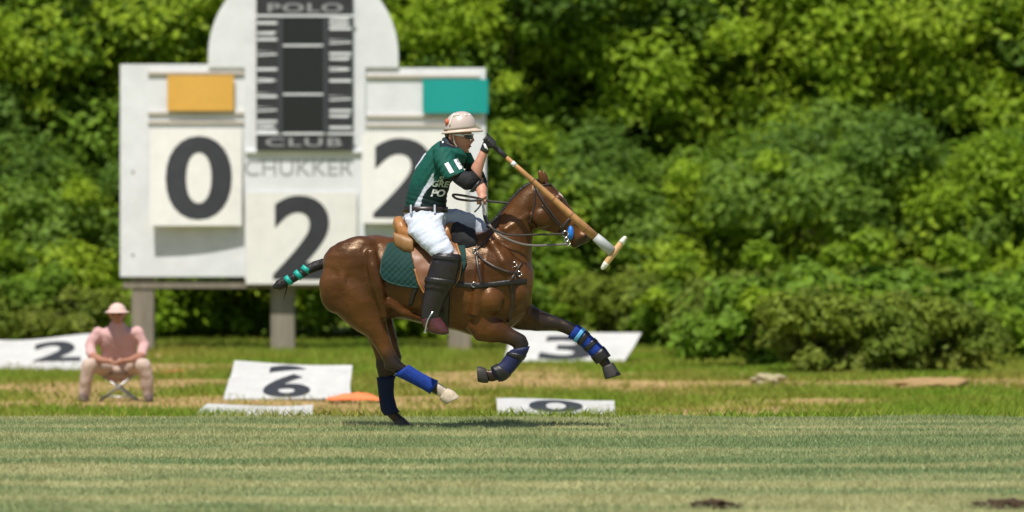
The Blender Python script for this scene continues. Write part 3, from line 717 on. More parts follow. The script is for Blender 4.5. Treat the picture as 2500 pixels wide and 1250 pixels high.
# tail
hair_m = mat('horse_hair', (.012, .010, .009), .5, .4, var=.3, vscale=40, bump=.5, bscale=70)
TP = [(806, 640, 12), (790, 643, 12), (770, 650, 13), (752, 659, 11), (738, 667, 11), (728, 672, 10), (716, 679, 11), (704, 685, 9), (692, 691, 13), (680, 697, 13), (672, 700, 7)]
mb = MB(); mb.tube([H(x, y) for x, y, r in TP], [r / PX for r in [q[2] for q in TP]], 12, round_end=True)
for k in range(70):
    a = random.uniform(0, 6.28); i = random.randint(1, 8); x, y, r = TP[i]
    b0 = H(x, y) + Vector((0, math.cos(a) * r / PX * .8, math.sin(a) * r / PX * .8)); l = random.uniform(.03, .10) if i > 6 else random.uniform(.02, .05)
    b1 = b0 + Vector((-l * .8, random.uniform(-.03, .03), -l * random.uniform(.1, .7)))
    mb.tube([b0, (b0 + b1) / 2 + Vector((0, 0, .008)), b1], [.005, .004, .001], 5)
mb.tube([H(702, 694), H(697, 715), H(692, 733)], [.006, .004, .001], 5)
tail = mb.build('tail', hair_m, horse, smooth=True)
teal_m = mat('teal_tape', (.0, .33, .27), .5)
for (x0, y0), (x1, y1) in (((751, 653), (744, 663)), ((733, 667), (724, 675)), ((709, 681), (700, 688))):
    MB().tube([H(x0, y0), H(x1, y1)], [13 / PX] * 2, 14).build('tail_band', teal_m, tail, smooth=True)
# roached mane
mb = MB(); mp = [(1190, 557), (1205, 540), (1221, 523), (1235, 505), (1249, 487), (1263, 472), (1277, 459), (1292, 450), (1306, 443), (1318, 440)]
mb.tube([H(x, y) for x, y in mp], [.016] * len(mp), 8, rb=[.012] * len(mp)); mb.build('mane', hair_m, horse, smooth=True)
# eye, nostril, mouth
MB().ball(H(1366, 489, -.108), (.016, .010, .014)).build('eye', mat('eye_dark', (.006, .004, .003), .08), horse, smooth=True)
MB().ball(H(1366, 489, .108), (.016, .010, .014)).build('eye', mat('eye_dark'), horse, smooth=True)
for sd in (-1, 1):
    q = skin_at(1428, 578, -.004, sd)
    if q: MB().ball(q, (.018, .006, .013)).build('nostril', mat('eye_dark'), horse, smooth=True)

# ---- straps laid on the skin
def strap(name, P, wid, m, parent, off=.004, thick=.006, side=-1, bvh=None, step=6, smooth_it=2):
    pts_ = []
    for (a, b) in zip(P[:-1], P[1:]):
        n = max(1, int(math.hypot(b[0] - a[0], b[1] - a[1]) / step))
        for i in range(n): pts_.append((a[0] + (b[0] - a[0]) * i / n, a[1] + (b[1] - a[1]) * i / n))
    pts_.append(P[-1]); Y3 = []
    for X, Y in pts_:
        q = skin_at(X, Y, off, side, bvh); Y3.append(q)
    good = [q for q in Y3 if q is not None]
    if len(good) < 2: return None
    last = good[0]; out = []
    for (X, Y), q in zip(pts_, Y3):
        if q is None: q = Vector((H(X, Y).x, last.y, H(X, Y).z))
        last = q; out.append(q)
    for _ in range(smooth_it): out = [out[0]] + [Vector((b.x, min(b.y, (a.y + b.y + c.y) / 3) if side < 0 else max(b.y, (a.y + b.y + c.y) / 3), b.z)) for a, b, c in zip(out, out[1:], out[2:])] + [out[-1]]
    mb = MB(); mb.tube(out, [wid / PX / 2] * len(out), 8, rb=[thick] * len(out), up=(0, 1, 0)); return mb.build(name, m, parent, smooth=True)
brown_m = mat('brown_leather', (.035, .02, .014), .42, .5, var=.25, vscale=30)
bridle = MB()
br = thing('bridle', H(1345, 500, -.1), 'dark leather bridle with blue bit guard on the horse head', 'bridle')
steel_m = mat('steel', (.62, .62, .60), .25, metal=1.0)
for sd in (-1, 1):
    strap('cheek_strap', [(1306, 452), (1316, 475), (1335, 505), (1355, 532), (1372, 553), (1380, 566)], 7, brown_m, br, side=sd)
    strap('brow_band', [(1310, 456), (1330, 452), (1346, 450)], 6, brown_m, br, side=sd)
    strap('throat_latch', [(1305, 455), (1306, 490), (1300, 520), (1292, 548)], 5, brown_m, br, side=sd)
    strap('noseband', [(1403, 520), (1392, 532), (1378, 549), (1366, 566)], 8, brown_m, br, side=sd)
    strap('gag_strap', [(1322, 500), (1345, 530), (1366, 552)], 4, brown_m, br, side=sd)
    q = skin_at(1393, 568, .008, sd)
    MB().tube([q + Vector((0, -.012, 0)), q + Vector((0, .012, 0))], [14 / PX] * 2, 16, up=(0, 0, 1), rb=[19 / PX] * 2).build('bit_guard', mat('blue_rubber', (.01, .16, .62), .5), br, smooth=True) if False else None
    g_ = MB(); n_ = 20
    g_.rings([[q + Vector((7 / PX * math.cos(a), sd * dy, 17 / PX * math.sin(a))) for a in [2 * math.pi * i / n_ for i in range(n_)]] for dy in (-.008, .012)])
    g_.build('bit_guard', mat('blue_rubber', (.012, .17, .62), .5), br, smooth=True)
    for (X, Y, r) in ((1380, 571, 7), (1383, 585, 5), (1386, 594, 6)):
        c0 = q + Vector(((X - 1393) / PX, sd * .014, -(Y - 568) / PX)); m2 = MB()
        m2.tube([c0 + Vector((r / PX * math.cos(a), 0, r / PX * math.sin(a))) for a in [2 * math.pi * i / 14 for i in range(15)]], .0045, 6)
        m2.build('bit_ring', steel_m, br, smooth=True)
BP = thing('breastplate', H(1210, 690, -.2), 'dark leather breast harness strapped round the horse chest', 'harness')
for sd in (-1, 1):
    strap('breast_strap', [(1095, 690), (1125, 694), (1160, 697), (1200, 694), (1245, 688), (1285, 686)], 13, blk_m, BP, .006, side=sd)
    strap('shoulder_strap', [(1160, 612), (1180, 635), (1205, 650), (1235, 662), (1268, 668)], 7, brown_m, BP, .006, side=sd)
    strap('shoulder_strap', [(1163, 622), (1168, 655), (1176, 692)], 8, brown_m, BP, .006, side=sd)
    strap('neck_strap', [(1160, 612), (1185, 590), (1205, 560), (1222, 525)], 6, brown_m, BP, .006, side=sd)
    strap('martingale_strap', [(1246, 690), (1252, 720), (1250, 752), (1240, 785)], 9, brown_m, BP, .006, side=sd)
    strap('chest_strap', [(1245, 688), (1258, 665), (1275, 640)], 6, brown_m, BP, .006, side=sd)
for X, Y in ((1160, 612), (1256, 645), (1268, 668), (1158, 694)):
    q = skin_at(X, Y, .014)
    if q:
        m2 = MB(); m2.tube([q + Vector((6 / PX * math.cos(a), 0, 6 / PX * math.sin(a))) for a in [2 * math.pi * i / 12 for i in range(13)]], .004, 6); m2.build('buckle', steel_m, BP, smooth=True)

# ------------------------------------------------------------------ saddle
sad = thing('saddle', H(1050, 590, 0), 'tan leather polo saddle with green quilted pad on the horse', 'saddle')
tan_l = mat('tan_leather', (.36, .155, .045), .38, .5, var=.2, vscale=9, bump=.12, bscale=60); flap_m = mat('brown_flap', (.20, .085, .036), .42, .5, var=.2, vscale=9)
def inside(P, X, Y):
    r = False
    for (x1, y1), (x2, y2) in zip(P, P[1:] + P[:1]):
        if (y1 > Y) != (y2 > Y) and X < (x2 - x1) * (Y - y1) / (y2 - y1) + x1: r = not r
    return r
def drape(name, P, m, parent, off, thick, side=-1, relief=None, step=2.5, bvh=None):
    """a sheet with outline P laid over the horse's flank"""
    bm = bmesh.new()
    from mathutils.geometry import delaunay_2d_cdt
    B = []
    for a, b in zip(P, P[1:] + P[:1]):
        n = max(1, int(math.hypot(b[0] - a[0], b[1] - a[1]) / step))
        B += [(a[0] + (b[0] - a[0]) * i / n, a[1] + (b[1] - a[1]) * i / n) for i in range(n)]
    x0, x1 = min(p_[0] for p_ in P), max(p_[0] for p_ in P); y0, y1 = min(p_[1] for p_ in P), max(p_[1] for p_ in P)
    I = [(X, Y) for X in np.arange(x0 + step, x1, step) for Y in np.arange(y0 + step, y1, step) if inside(P, X, Y) and min(math.hypot(X - b[0], Y - b[1]) for b in B) > step * .6]
    vs2 = [Vector(p_) for p_ in B + I]; ed = [(i, (i + 1) % len(B)) for i in range(len(B))]
    r = delaunay_2d_cdt(vs2, ed, [list(range(len(B)))], 1, 1e-4)
    out = []
    for v in r[0]:
        q = skin_at(v.x, v.y, off, side, bvh)
        if q is None: q = Vector((H(v.x, v.y).x, 40, H(v.x, v.y).z))
        out.append(q + Vector((0, side * (relief(v.x, v.y) if relief else 0), 0)))
    me = bpy.data.meshes.new(name); me.from_pydata([tuple(v) for v in out], [], [tuple(f) for f in r[2]])
    me = evaluated(me, [('SMOOTH', dict(factor=.4, iterations=1)), ('SOLIDIFY', dict(thickness=thick, offset=0))])
    return link(name, me, m, parent, smooth=True)
pad_m = mat('green_quilt', (.006, .038, .033), .8, .3, var=.15, vscale=12); bind_m = mat('green_binding', (.012, .05, .043), .8)
PADP = [(950, 594), (985, 588), (1060, 588), (1135, 590), (1140, 640), (1120, 692), (1060, 702), (1012, 700), (985, 697), (950, 688), (936, 678), (931, 664), (935, 632)]
def quilt(X, Y): return .007 * (abs(math.sin((X + Y) * math.pi / 15)) ** .5 * abs(math.sin((X - Y) * math.pi / 15)) ** .5)
FL = [(1002, 596), (1040, 590), (1112, 588), (1122, 620), (1126, 645), (1120, 680), (1100, 706), (1066, 716), (1036, 712), (1024, 690), (1014, 655), (1006, 625)]
for sd in (-1, 1):
    pd_ = drape('saddle_pad', PADP, pad_m, sad, .012, .012, sd, quilt)
    if sd < 0:
        bi = PADP[6:] + PADP[:1]; strap('binding', bi, 5, bind_m, pd_, .016, .009, sd)
    fl = drape('flap', FL, flap_m, sad, .034, .009, sd, None, 4)
    strap('flap_edge', [(1113, 590), (1123, 620), (1127, 645), (1121, 680), (1101, 706), (1066, 717), (1036, 713), (1024, 691), (1014, 656)], 5, tan_l, fl, .036, .008, sd)
    strap('girth', [(1085, 700), (1084, 740), (1082, 780), (1080, 806)], 30, blk_m, sad, .01, .01, sd)
    strap('girth_strap', [(1022, 690), (1010, 720), (1003, 745)], 10, blk_m, sad, .012, .006, sd)
# tree of the saddle: cantle, seat, pommel, one continuous leather body
mb = MB()
pairs(mb, [(958, 548, 975, 604, .10), (962, 530, 985, 606, .17), (978, 526, 1000, 608, .185), (992, 548, 1012, 606, .18), (1015, 566, 1020, 606, .165), (1045, 570, 1045, 606, .14), (1075, 562, 1072, 604, .11),
           (1092, 545, 1092, 602, .085), (1108, 540, 1110, 600, .07), (1116, 552, 1118, 596, .05)], power=2.3)
link('seat', fuse(mb, .010, 4), tan_l, sad, smooth=True)
for sd in (-1, 1):
    mb = MB(); pairs(mb, [(960, 566, 966, 608, .05, .14 * sd), (985, 572, 988, 618, .06, .17 * sd), (1010, 580, 1012, 620, .05, .19 * sd)], power=2.2)
    link('panel', fuse(mb, .010, 4), mat('tan_panel', (.27, .135, .045), .5, var=.15), sad, smooth=True)
mb = MB(); pairs(mb, [(1100, 548, 1108, 625, .13), (1115, 540, 1120, 628, .17), (1140, 552, 1145, 628, .19), (1160, 560, 1168, 622, .18)], power=2.4)
link('wither_pad', fuse(mb, .012, 5, disp=.006, dscale=20), mat('black_fleece', (.012, .012, .013), .9), sad, smooth=True)

# ------------------------------------------------------------------ rider
rb_ = H(1035, 560, 0)
rid = thing('person', rb_, 'polo rider in green jersey, white breeches and tan helmet swinging a mallet', 'person')
RT = [(989, 515, 1088, 515, .150), (993, 482, 1090, 480, .150), (1002, 444, 1098, 450, .160), (1016, 408, 1114, 424, .180), (1036, 377, 1132, 400, .200), (1058, 355, 1140, 380, .185), (1076, 343, 1132, 366, .115)]
RA_U = [(1058, 362, 1108, 368, .085, -.16), (1060, 390, 1112, 388, .082, -.21), (1072, 415, 1124, 402, .078, -.26), (1086, 440, 1137, 419, .074, -.30)]
RA_E = [(1100, 436, 1128, 418, .052, -.29), (1118, 452, 1142, 420, .055, -.315), (1138, 464, 1158, 420, .055, -.33), (1160, 462, 1152, 412, .05, -.335), (1176, 440, 1150, 410, .048, -.335), (1178, 422, 1153, 405, .044, -.335)]
RA_F = [(1176, 436, 1150, 412, .042, -.335), (1178, 422, 1153, 404, .042, -.335), (1183, 402, 1162, 390, .037, -.335), (1188, 384, 1170, 374, .030, -.33), (1192, 372, 1174, 362, .027, -.32)]
LA_U = [(1110, 362, 1150, 372, .08, .17), (1122, 388, 1158, 392, .078, .21), (1132, 412, 1166, 408, .07, .23)]
LA_E = [(1132, 415, 1164, 402, .05, .22), (1146, 440, 1180, 420, .052, .20), (1158, 458, 1188, 440, .046, .15), (1160, 468, 1190, 458, .04, .11)]
LA_F = [(1158, 440, 1184, 430, .04, .17), (1160, 460, 1189, 455, .036, .11), (1164, 474, 1188, 474, .028, .06)]
PEL = [(989, 512, 1088, 512, .148), (987, 532, 1092, 534, .172), (996, 556, 1086, 556, .18), (1008, 572, 1066, 572, .12)]
RTH = [(1084, 522, 990, 534, .11, -.10), (1080, 548, 998, 568, .115, -.17), (1090, 574, 1025, 597, .10, -.24), (1102, 596, 1050, 617, .085, -.29), (1112, 614, 1066, 632, .076, -.31)]
RCA = [(1122, 620, 1066, 616, .078, -.315), (1120, 650, 1056, 642, .072, -.33), (1112, 680, 1047, 672, .068, -.335), (1100, 708, 1040, 702, .062, -.335), (1086, 736, 1033, 730, .054, -.335), (1076, 760, 1030, 756, .048, -.335), (1074, 778, 1030, 778, .047, -.335)]
RFT = [(1066, 764, 1030, 778, .046, -.335), (1078, 776, 1036, 796, .046, -.335), (1088, 790, 1050, 808, .046, -.335), (1096, 804, 1068, 814, .040, -.335), (1098, 812, 1084, 816, .024, -.335)]
def far(secs, shift): return [(x1 + shift, y1, x2 + shift, y2, b, -t) for x1, y1, x2, y2, b, t in secs]
LTH = [(1076, 512, 1058, 562, .11, .10), (1112, 510, 1096, 572, .11, .16), (1148, 522, 1128, 586, .10, .23), (1176, 538, 1152, 594, .09, .28), (1194, 556, 1166, 606, .08, .30)]
LCA = [(x1 + 72, y1 - 26, x2 + 72, y2 - 26, b, .325) for x1, y1, x2, y2, b, t in RCA]; LFT = [(x1 + 72, y1 - 26, x2 + 72, y2 - 26, b, .325) for x1, y1, x2, y2, b, t in RFT]
HD = [(1100, 284, 1140, 284, .045), (1091, 294, 1149, 293, .068), (1088, 308, 1153, 306, .077), (1089, 322, 1152, 321, .078), (1092, 334, 1149, 333, .075), (1096, 346, 1147, 344, .068), (1102, 357, 1146, 355, .058), (1111, 367, 1143, 366, .044), (1120, 372, 1140, 372, .026)]
NK = [(1092, 335, 1128, 358, .056), (1087, 350, 1126, 374, .058), (1080, 366, 1124, 392, .068)]
mb = MB(); pairs(mb, RT, .9); pairs(mb, PEL, .88)
for q in (RA_U, LA_U, RTH, LTH, RCA, LCA, RFT, LFT): pairs(mb, q, .82)
for q in (RA_E, LA_E): pairs(mb, q, .85)
for q in (RA_F, LA_F, HD, NK): pairs(mb, q)
# face: nose, brow, lips, chin, ears
mb.tube([H(1150, 326, -.004), H(1153, 337, -.005), H(1156, 345, -.006)], [.007, .011, .013], 8, up=(0, 1, 0)); mb.ball(H(1150, 347, -.006), (.014, .016, .010))
mb.ball(H(1147, 321, 0), (.016, .055, .012)); mb.ball(H(1146, 354, -.003), (.014, .022, .006)); mb.ball(H(1145, 361, -.003), (.012, .020, .006)); mb.ball(H(1141, 370, 0), (.014, .022, .012))
for sd in (-1, 1): mb.ball(H(1100, 334, .078 * sd), (.016, .012, .030)); mb.ball(H(1136, 342, .045 * sd), (.025, .025, .022))
# bare left hand: palm, four curled fingers, thumb
LHc = H(1177, 484, .03)
mb.tube([H(1176, 472, .06), H(1177, 482, .04), H(1177, 490, .03)], [.030, .034, .028], 10, rb=[.024, .028, .024])
def finger(m_, P, r): m_.tube(P, [r, r * .97, r * .92, r * .8][:len(P)], 8, round_end=True)
for k in range(4):
    dx = (-10 + 6.5 * k); L = (.9, 1.0, 1.05, .95)[k]
    finger(mb, [H(1176 + dx, 484, .02), H(1175 + dx, 488 + 3 * L, -.012), H(1176 + dx, 497 * 1 + 2 * L, -.002), H(1177 + dx, 497, .02)], .0095)
finger(mb, [H(1186, 478, .03), H(1184, 480, -.005), H(1178, 484, -.02)], .011)
SKIN = np.array((.46, .215, .14))
bm_ = fuse(mb, .0062, 3)
def skincol(co, n):
    X, Y = toXY(co); c = SKIN * (1 + .12 * noise.noise(Vector(co) * 30))
    if 1110 < X < 1160 and 300 < Y < 375: c = c * (1 + .12 * math.exp(-((Y - 343) / 9) ** 2)) * np.array((1, .96, .95))
    if X > 1138 and 352 < Y < 363: c = c * np.array((.95, .62, .62))
    return c
paint(bm_, skincol); RB = BVHTree.FromPolygons([v.co.copy() for v in bm_.vertices], [tuple(p_.vertices) for p_ in bm_.polygons])
link('body', bm_, mat('rider_skin', rough=.5, spec=.45, attr='col'), rid, smooth=True)
MB().ball(H(1148, 357.5, -.006), (.010, .016, .005)).build('mouth', mat('mouth_dark', (.06, .012, .012), .5), rid, smooth=True)
for sd in (-1, 1): MB().ball(H(1147, 331, .03 * sd), (.009, .014, .008)).build('eye', mat('eye_dark'), rid, smooth=True)
mb = MB(); pairs(mb, [(1084, 318, 1104, 316, .076), (1085, 328, 1104, 328, .074), (1088, 338, 1100, 337, .064)]); link('hair', fuse(mb, .007, 2), mat('dark_hair'), rid, smooth=True)
# jersey
mb = MB(); pairs(mb, RT, 1.03)
for q in (RA_U, LA_U): pairs(mb, q, 1.03)
pairs(mb, [(1088, 332, 1100, 340, .01), (1080, 344, 1132, 368, .085), (1070, 352, 1134, 378, .11)])
js = fuse(mb, .0085, 4, disp=.0035, dscale=16)
for v in js.vertices:                                       # cloth folds pulled towards the sleeve and the waist
    X, Y = toXY(v.co); f = math.sin(X * .42 + Y * .30 + 2 * noise.noise(v.co * 9)) * math.exp(-((Y - 405) / 45) ** 2) * math.exp(-((X - 1075) / 50) ** 2)
    f += .8 * math.sin(Y * .5 - X * .12) * math.exp(-((Y - 490) / 22) ** 2); v.co += v.normal * .0035 * f
GREENJ, NAVY, WHT = np.array((.005, .080, .058)), np.array((.006, .014, .022)), np.array((.55, .58, .66))
DKG = np.array((.0025, .014, .012))
def swoosh(Y): return 1012 + 62 * ((505 - Y) / 105.0) ** 1.15 if Y < 505 else 1012
def jersey(co, n):
    X, Y = toXY(co); t = co[1] - 40; c = GREENJ
    if t < -.235 or (t < -.15 and X > 1060 and Y < 445): return GREENJ * (1 + .1 * noise.noise(Vector(co) * 20))
    if Y < 362 and X > 1074 and (X - 1074) * .9 + 332 < Y + 40: c = NAVY
    s = swoosh(Y)
    if 398 < Y < 512:
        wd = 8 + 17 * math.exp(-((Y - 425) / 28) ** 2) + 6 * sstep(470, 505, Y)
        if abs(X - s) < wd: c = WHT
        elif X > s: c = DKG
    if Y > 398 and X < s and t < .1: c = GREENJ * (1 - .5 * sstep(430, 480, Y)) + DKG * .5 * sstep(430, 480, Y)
    if t < .12 and X < 1040 and Y < 430 and abs((X - 1000) - (432 - Y) * .72 + 5) < 5: c = WHT
    return c
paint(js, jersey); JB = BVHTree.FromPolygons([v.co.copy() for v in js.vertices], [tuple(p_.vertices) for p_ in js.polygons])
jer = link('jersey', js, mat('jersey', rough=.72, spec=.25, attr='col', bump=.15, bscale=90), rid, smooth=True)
def project_text(body, o_, ux, uy, m, bvh, off=.003, bold=.02, shear=0.0):
    """text whose lower-left corner is o_, run ux and rise uy given in photo pixels, laid on a cloth surface"""
    lastq = [None]
    def fn(u, v, w_):
        X, Y = o_[0] + ux[0] * u + uy[0] * v, o_[1] + ux[1] * u + uy[1] * v
        q = skin_at(X, Y, off, -1, bvh)
        if q is None: q = Vector((H(X, Y).x, lastq[0].y if lastq[0] else 39.8, H(X, Y).z))
        lastq[0] = q; return q - Vector((0, .0015 * w_, 0))
    return link('lettering', fit_text(body, fn, bold, shear), m, jer)
wht_m = mat('white_print', (.72, .73, .74), .6); grn_m = mat('grey_green_print', (.42, .50, .42), .6)
project_text('11', (1100, 425), (32, -14), (-14, -24), wht_m, JB, .004, .06)
project_text('GRE', (1054, 456), (42, 2), (3, -15), grn_m, JB, .004, .03, .15)
project_text('PO', (1052, 480), (34, 1), (3, -18), wht_m, JB, .004, .04, .15)
project_text('S', (1070, 442), (13, 2), (2, -12), grn_m, JB, .004, .03, .15)
# collar, with white tipping
mb = MB(); mb.tube([H(1084, 337, -.05), H(1092, 352, -.082), H(1104, 366, -.088), H(1116, 380, -.07), H(1124, 390, -.045)], [.018, .024, .024, .02, .008], 8, rb=[.008] * 5)
mb.tube([H(1084, 337, .05), H(1096, 350, .08), H(1116, 364, .08), H(1132, 378, .05)], [.018, .022, .022, .01], 8, rb=[.008] * 4); col_ = mb.build('collar', mat('navy_collar', (.006, .018, .026), .75), jer, smooth=True)
for a, b in ((H(1081, 346, -.085), H(1088, 366, -.105)), (H(1125, 372, -.065), H(1131, 384, -.06))): MB().tube([a, (a + b) / 2 + Vector((0, -.008, 0)), b], .008, 6).build('collar_stripe', wht_m, col_, smooth=True)
strap('back_stripe', [(1040, 368), (1030, 384), (1024, 392)], 8, wht_m, jer, .004, .004, bvh=JB)
# breeches
mb = MB(); pairs(mb, PEL, 1.02); pairs(mb, RTH, 1.02); pairs(mb, LTH, 1.02)
bq = fuse(mb, .0085, 4, disp=.003, dscale=18)
for v in bq.vertices:
    X, Y = toXY(v.co); u = (X - 990) * .66 + (Y - 530) * .75; w2 = (X - 990) * .75 - (Y - 530) * .66; f = (1 - 2.2 * abs(noise.noise(Vector((u * .075, w2 * .022, v.co.y * 4))))) * (.45 + math.exp(-((u - 8) / 30) ** 2) + .9 * math.exp(-((u - 112) / 26) ** 2)); v.co += v.normal * .0062 * f
link('breeches', bq, mat('white_breeches', (.53, .57, .66), .7, .25, var=.05, vscale=14, bump=.2, bscale=60), rid, smooth=True)
belt = pairs(MB(), [(983, 519, 1094, 519, .160), (983, 504, 1094, 505, .160)]).build('belt', mat('dark_brown_belt', (.022, .014, .012), .4), rid, smooth=True)
for X in (1004, 1062):
    MB().box(H(X - 2.2, 0).x, H(X + 2.2, 0).x, 40 - .160 - .002, 40 - .12, H(0, 521).z, H(0, 500).z).build('belt_loop', mat('white_breeches'), belt)
# boots, knee guards
boot_m = mat('black_boot', (.016, .012, .012), .3, .5, var=.3, vscale=14, bump=.1, bscale=40); ox_m = mat('oxblood_toe', (.085, .025, .028), .25, .5, var=.3, vscale=12)
for CA, FT, lbl in ((RCA, RFT, 1), (LCA, LFT, 0)):
    bt = link('boot', fuse(pairs(MB(), CA[2:], 1.03), .008, 3), boot_m, rid, smooth=True)
    link('boot_foot', fuse(pairs(MB(), FT, 1.05), .008, 3), ox_m, bt, smooth=True)
    mb = MB(); pairs(mb, widen(CA[:4], 4), power=2.3); t_ = CA[0][5]
    for X, Y, rx, rz in ((1072, 646, 15, 16), (1098, 652, 16, 15), (1085, 668, 24, 22)): mb.ball(H(X + (CA[0][0] - 1122), Y + (CA[0][1] - 620), t_ - math.copysign(.06, -t_) * 1.0), (rx / PX, .035, rz / PX))
    kg = link('knee_guard', fuse(mb, .008, 3), boot_m, rid, smooth=True)
    for a in (.15, 2.1): pairs(MB(), widen(lerp_secs(CA, a, a + .42, 4), 6.5), power=2.3).build('strap', blk_m, kg, smooth=True)
# elbow guards
eg_m = mat('black_elastic', (.014, .014, .016), .75, .3, var=.2, vscale=20, bump=.3, bscale=50)
eg = link('elbow_guard', fuse(pairs(MB(), RA_E[:5], 1.06), .008, 3, disp=.003, dscale=18), eg_m, rid, smooth=True)
pairs(MB(), [(1146, 470, 1170, 440, .03, -.365), (1158, 470, 1176, 442, .028, -.37)], power=2.3).build('elbow_cup', blk_m, eg, smooth=True)
link('elbow_guard', fuse(pairs(MB(), LA_E, 1.05), .008, 3), eg_m, rid, smooth=True)
# helmet: shell, ridge, vent plugs, brim, chin strap
hel_m = mat('tan_helmet', (.50, .41, .36), .32, .5, var=.06, vscale=8, coat=.2)
def HC(X, Y, t=0): return H(X, Y, t)
rgs = []; n_ = 32
for k in range(12):
    th = k / 11 * math.pi / 2 * .98; cs, sn = math.cos(th) ** .85, math.sin(th)
    ring = []
    for i in range(n_):
        a = 2 * math.pi * i / n_; ux = math.cos(a)
        X = 1123 + 40 * cs * ux; Y = 317 - 45 * sn + (5 - 6 * (1 + ux)) * cs * .6
        ring.append(HC(X, Y, .112 * cs * math.sin(a)))
    rgs.append(ring)
hm = MB().rings(rgs).build('helmet', hel_m, rid, smooth=True)
bri = []
for k, (sc, dy) in enumerate(((.94, -2), (1.0, 1), (1.10, 4), (1.14, 6.5), (1.10, 8), (.96, 5))):
    ring = []
    for i in range(n_):
        a = 2 * math.pi * i / n_; ux = math.cos(a); pk = max(0, ux) ** 2 * 12 * min(1, max(0, (sc - .96) * 7))
        ring.append(HC(1123 + 40 * sc * ux + pk, 317 + dy + (5 - 6 * (1 + ux)) * .6 + pk * .05, .112 * sc * math.sin(a)))
    bri.append(ring)
MB().rings(bri, cap=False).build('brim', mat('tan_brim', (.56, .44, .35), .45, var=.06), hm, smooth=True)
def on_helm(u, v, r=1.02):                                   # u angle round (0 = front, -90 = towards camera), v height angle
    cs, sn = math.cos(v) ** .85 * r, math.sin(v) * r; return HC(1123 + 40 * cs * math.cos(u), 317 - 45 * sn, .112 * cs * math.sin(u))
MB().tube([on_helm(R(-128), R(v), 1.01) for v in range(12, 66, 8)], .007, 6).build('ridge', mat('cream_ridge', (.68, .60, .53), .5), hm, smooth=True)
for u, v in ((-100, 52), (-62, 50), (-118, 50), (-30, 52)): MB().ball(on_helm(R(u), R(v), 1.0), (.013, .010, .013), 10, 6).build('vent_plug', mat('cream_ridge'), hm, smooth=True)
MB().ball(on_helm(R(-150), R(25), .985), (.018, .03, .026), 10, 6).build('badge', mat('orange_badge', (.55, .13, .06), .5), hm, smooth=True)
cs_ = [H(1106, 322, -.085), H(1107, 335, -.088), H(1110, 350, -.080), H(1118, 364, -.062), H(1126, 373, -.03), H(1130, 375.5, 0)]
cs_ += [Vector((p_.x, 80 - p_.y, p_.z)) for p_ in cs_[-2::-1]]
MB().tube(cs_, .006, 6).build('chin_strap', mat('cream_strap', (.55, .48, .36), .6), hm, smooth=True)
# sport glasses
gl = MB().tube([H(1108, 329, -.084), H(1124, 330, -.083), H(1133, 332, -.078)], [.005, .009, .007], 8, rb=[.004] * 3).build('glasses', mat('white_plastic', (.72, .74, .76), .3), rid, smooth=True)
MB().tube([H(1108, 329, .084), H(1124, 330, .083), H(1133, 332, .078)], [.005, .009, .007], 8, rb=[.004] * 3).build('temple_arm', mat('white_plastic'), gl, smooth=True)
fr = [H(1133, 329, -.078), H(1145, 329, -.058), H(1154, 328.5, -.022), H(1156, 328, 0), H(1154, 328.5, .022), H(1145, 329, .058), H(1133, 329, .078)]
MB().tube(fr, .0045, 8).build('frame', mat('white_plastic'), gl, smooth=True)
for sd in (-1, 1):
    P_ = [(1134, 330, .076), (1145, 330, .058), (1153, 330, .026), (1155, 331, .008)]; lo = [(1137, 339, .074), (1146, 340, .057), (1152, 340, .03), (1153, 336, .012)]
    m2 = MB(); m2.add([H(x, y, sd * t) for x, y, t in P_] + [H(x, y, sd * t) for x, y, t in lo], [(i, i + 1, i + 5, i + 4) for i in range(3)])
    link('lens', evaluated(m2.mesh(), [('SOLIDIFY', dict(thickness=.003))]), mat('smoke_lens', (.03, .035, .04), .06, .6), gl, smooth=True)
MB().tube([H(1155, 331, 0), H(1152, 341, -.018)], [.004, .003], 6).build('nose_bridge', mat('white_plastic'), gl, smooth=True)
# gloved right hand closed on the grip
gm = mat('black_glove', (.018, .019, .018), .6, .4, var=.3, vscale=25); T_ = -.33
gv = MB(); pairs(gv, [(1193, 378, 1172, 368, .031, T_), (1195, 366, 1176, 357, .030, T_), (1200, 358, 1182, 344, .034, T_), (1206, 352, 1188, 338, .032, T_)])
gax = Vector((1236 - 1190, 383 - 346, 0)).normalized()
for k in range(4):
    bx_, by = 1186 + 6.5 * k * gax.x * 1.1, 341 + 6.5 * k * gax.y * 1.1; L = (1.0, 1.05, 1.0, .85)[k]
    finger(gv, [H(bx_ + 5, by - 1, T_ + .02), H(bx_ + 9 * L, by - 7 * L, T_ - .012), H(bx_ + 2, by + 1, T_ - .040), H(bx_ - 3, by + 9, T_ - .028)], .0105)
finger(gv, [H(1192, 338, T_ - .01), H(1191, 332, T_ - .02), H(1190, 328, T_ - .022)], .009)
finger(gv, [H(1198, 356, T_ - .03), H(1206, 358, T_ - .036), H(1214, 362, T_ - .03)], .0115)
link('glove', fuse(gv, .0055, 3), gm, rid, smooth=True)
MB().tube([H(1183, 352, T_ - .028), H(1186, 361, T_ - .036), H(1192, 367, T_ - .034)], [.008, .010, .006], 8, rb=[.004] * 3).build('glove_patch', wht_m, rid, smooth=True)

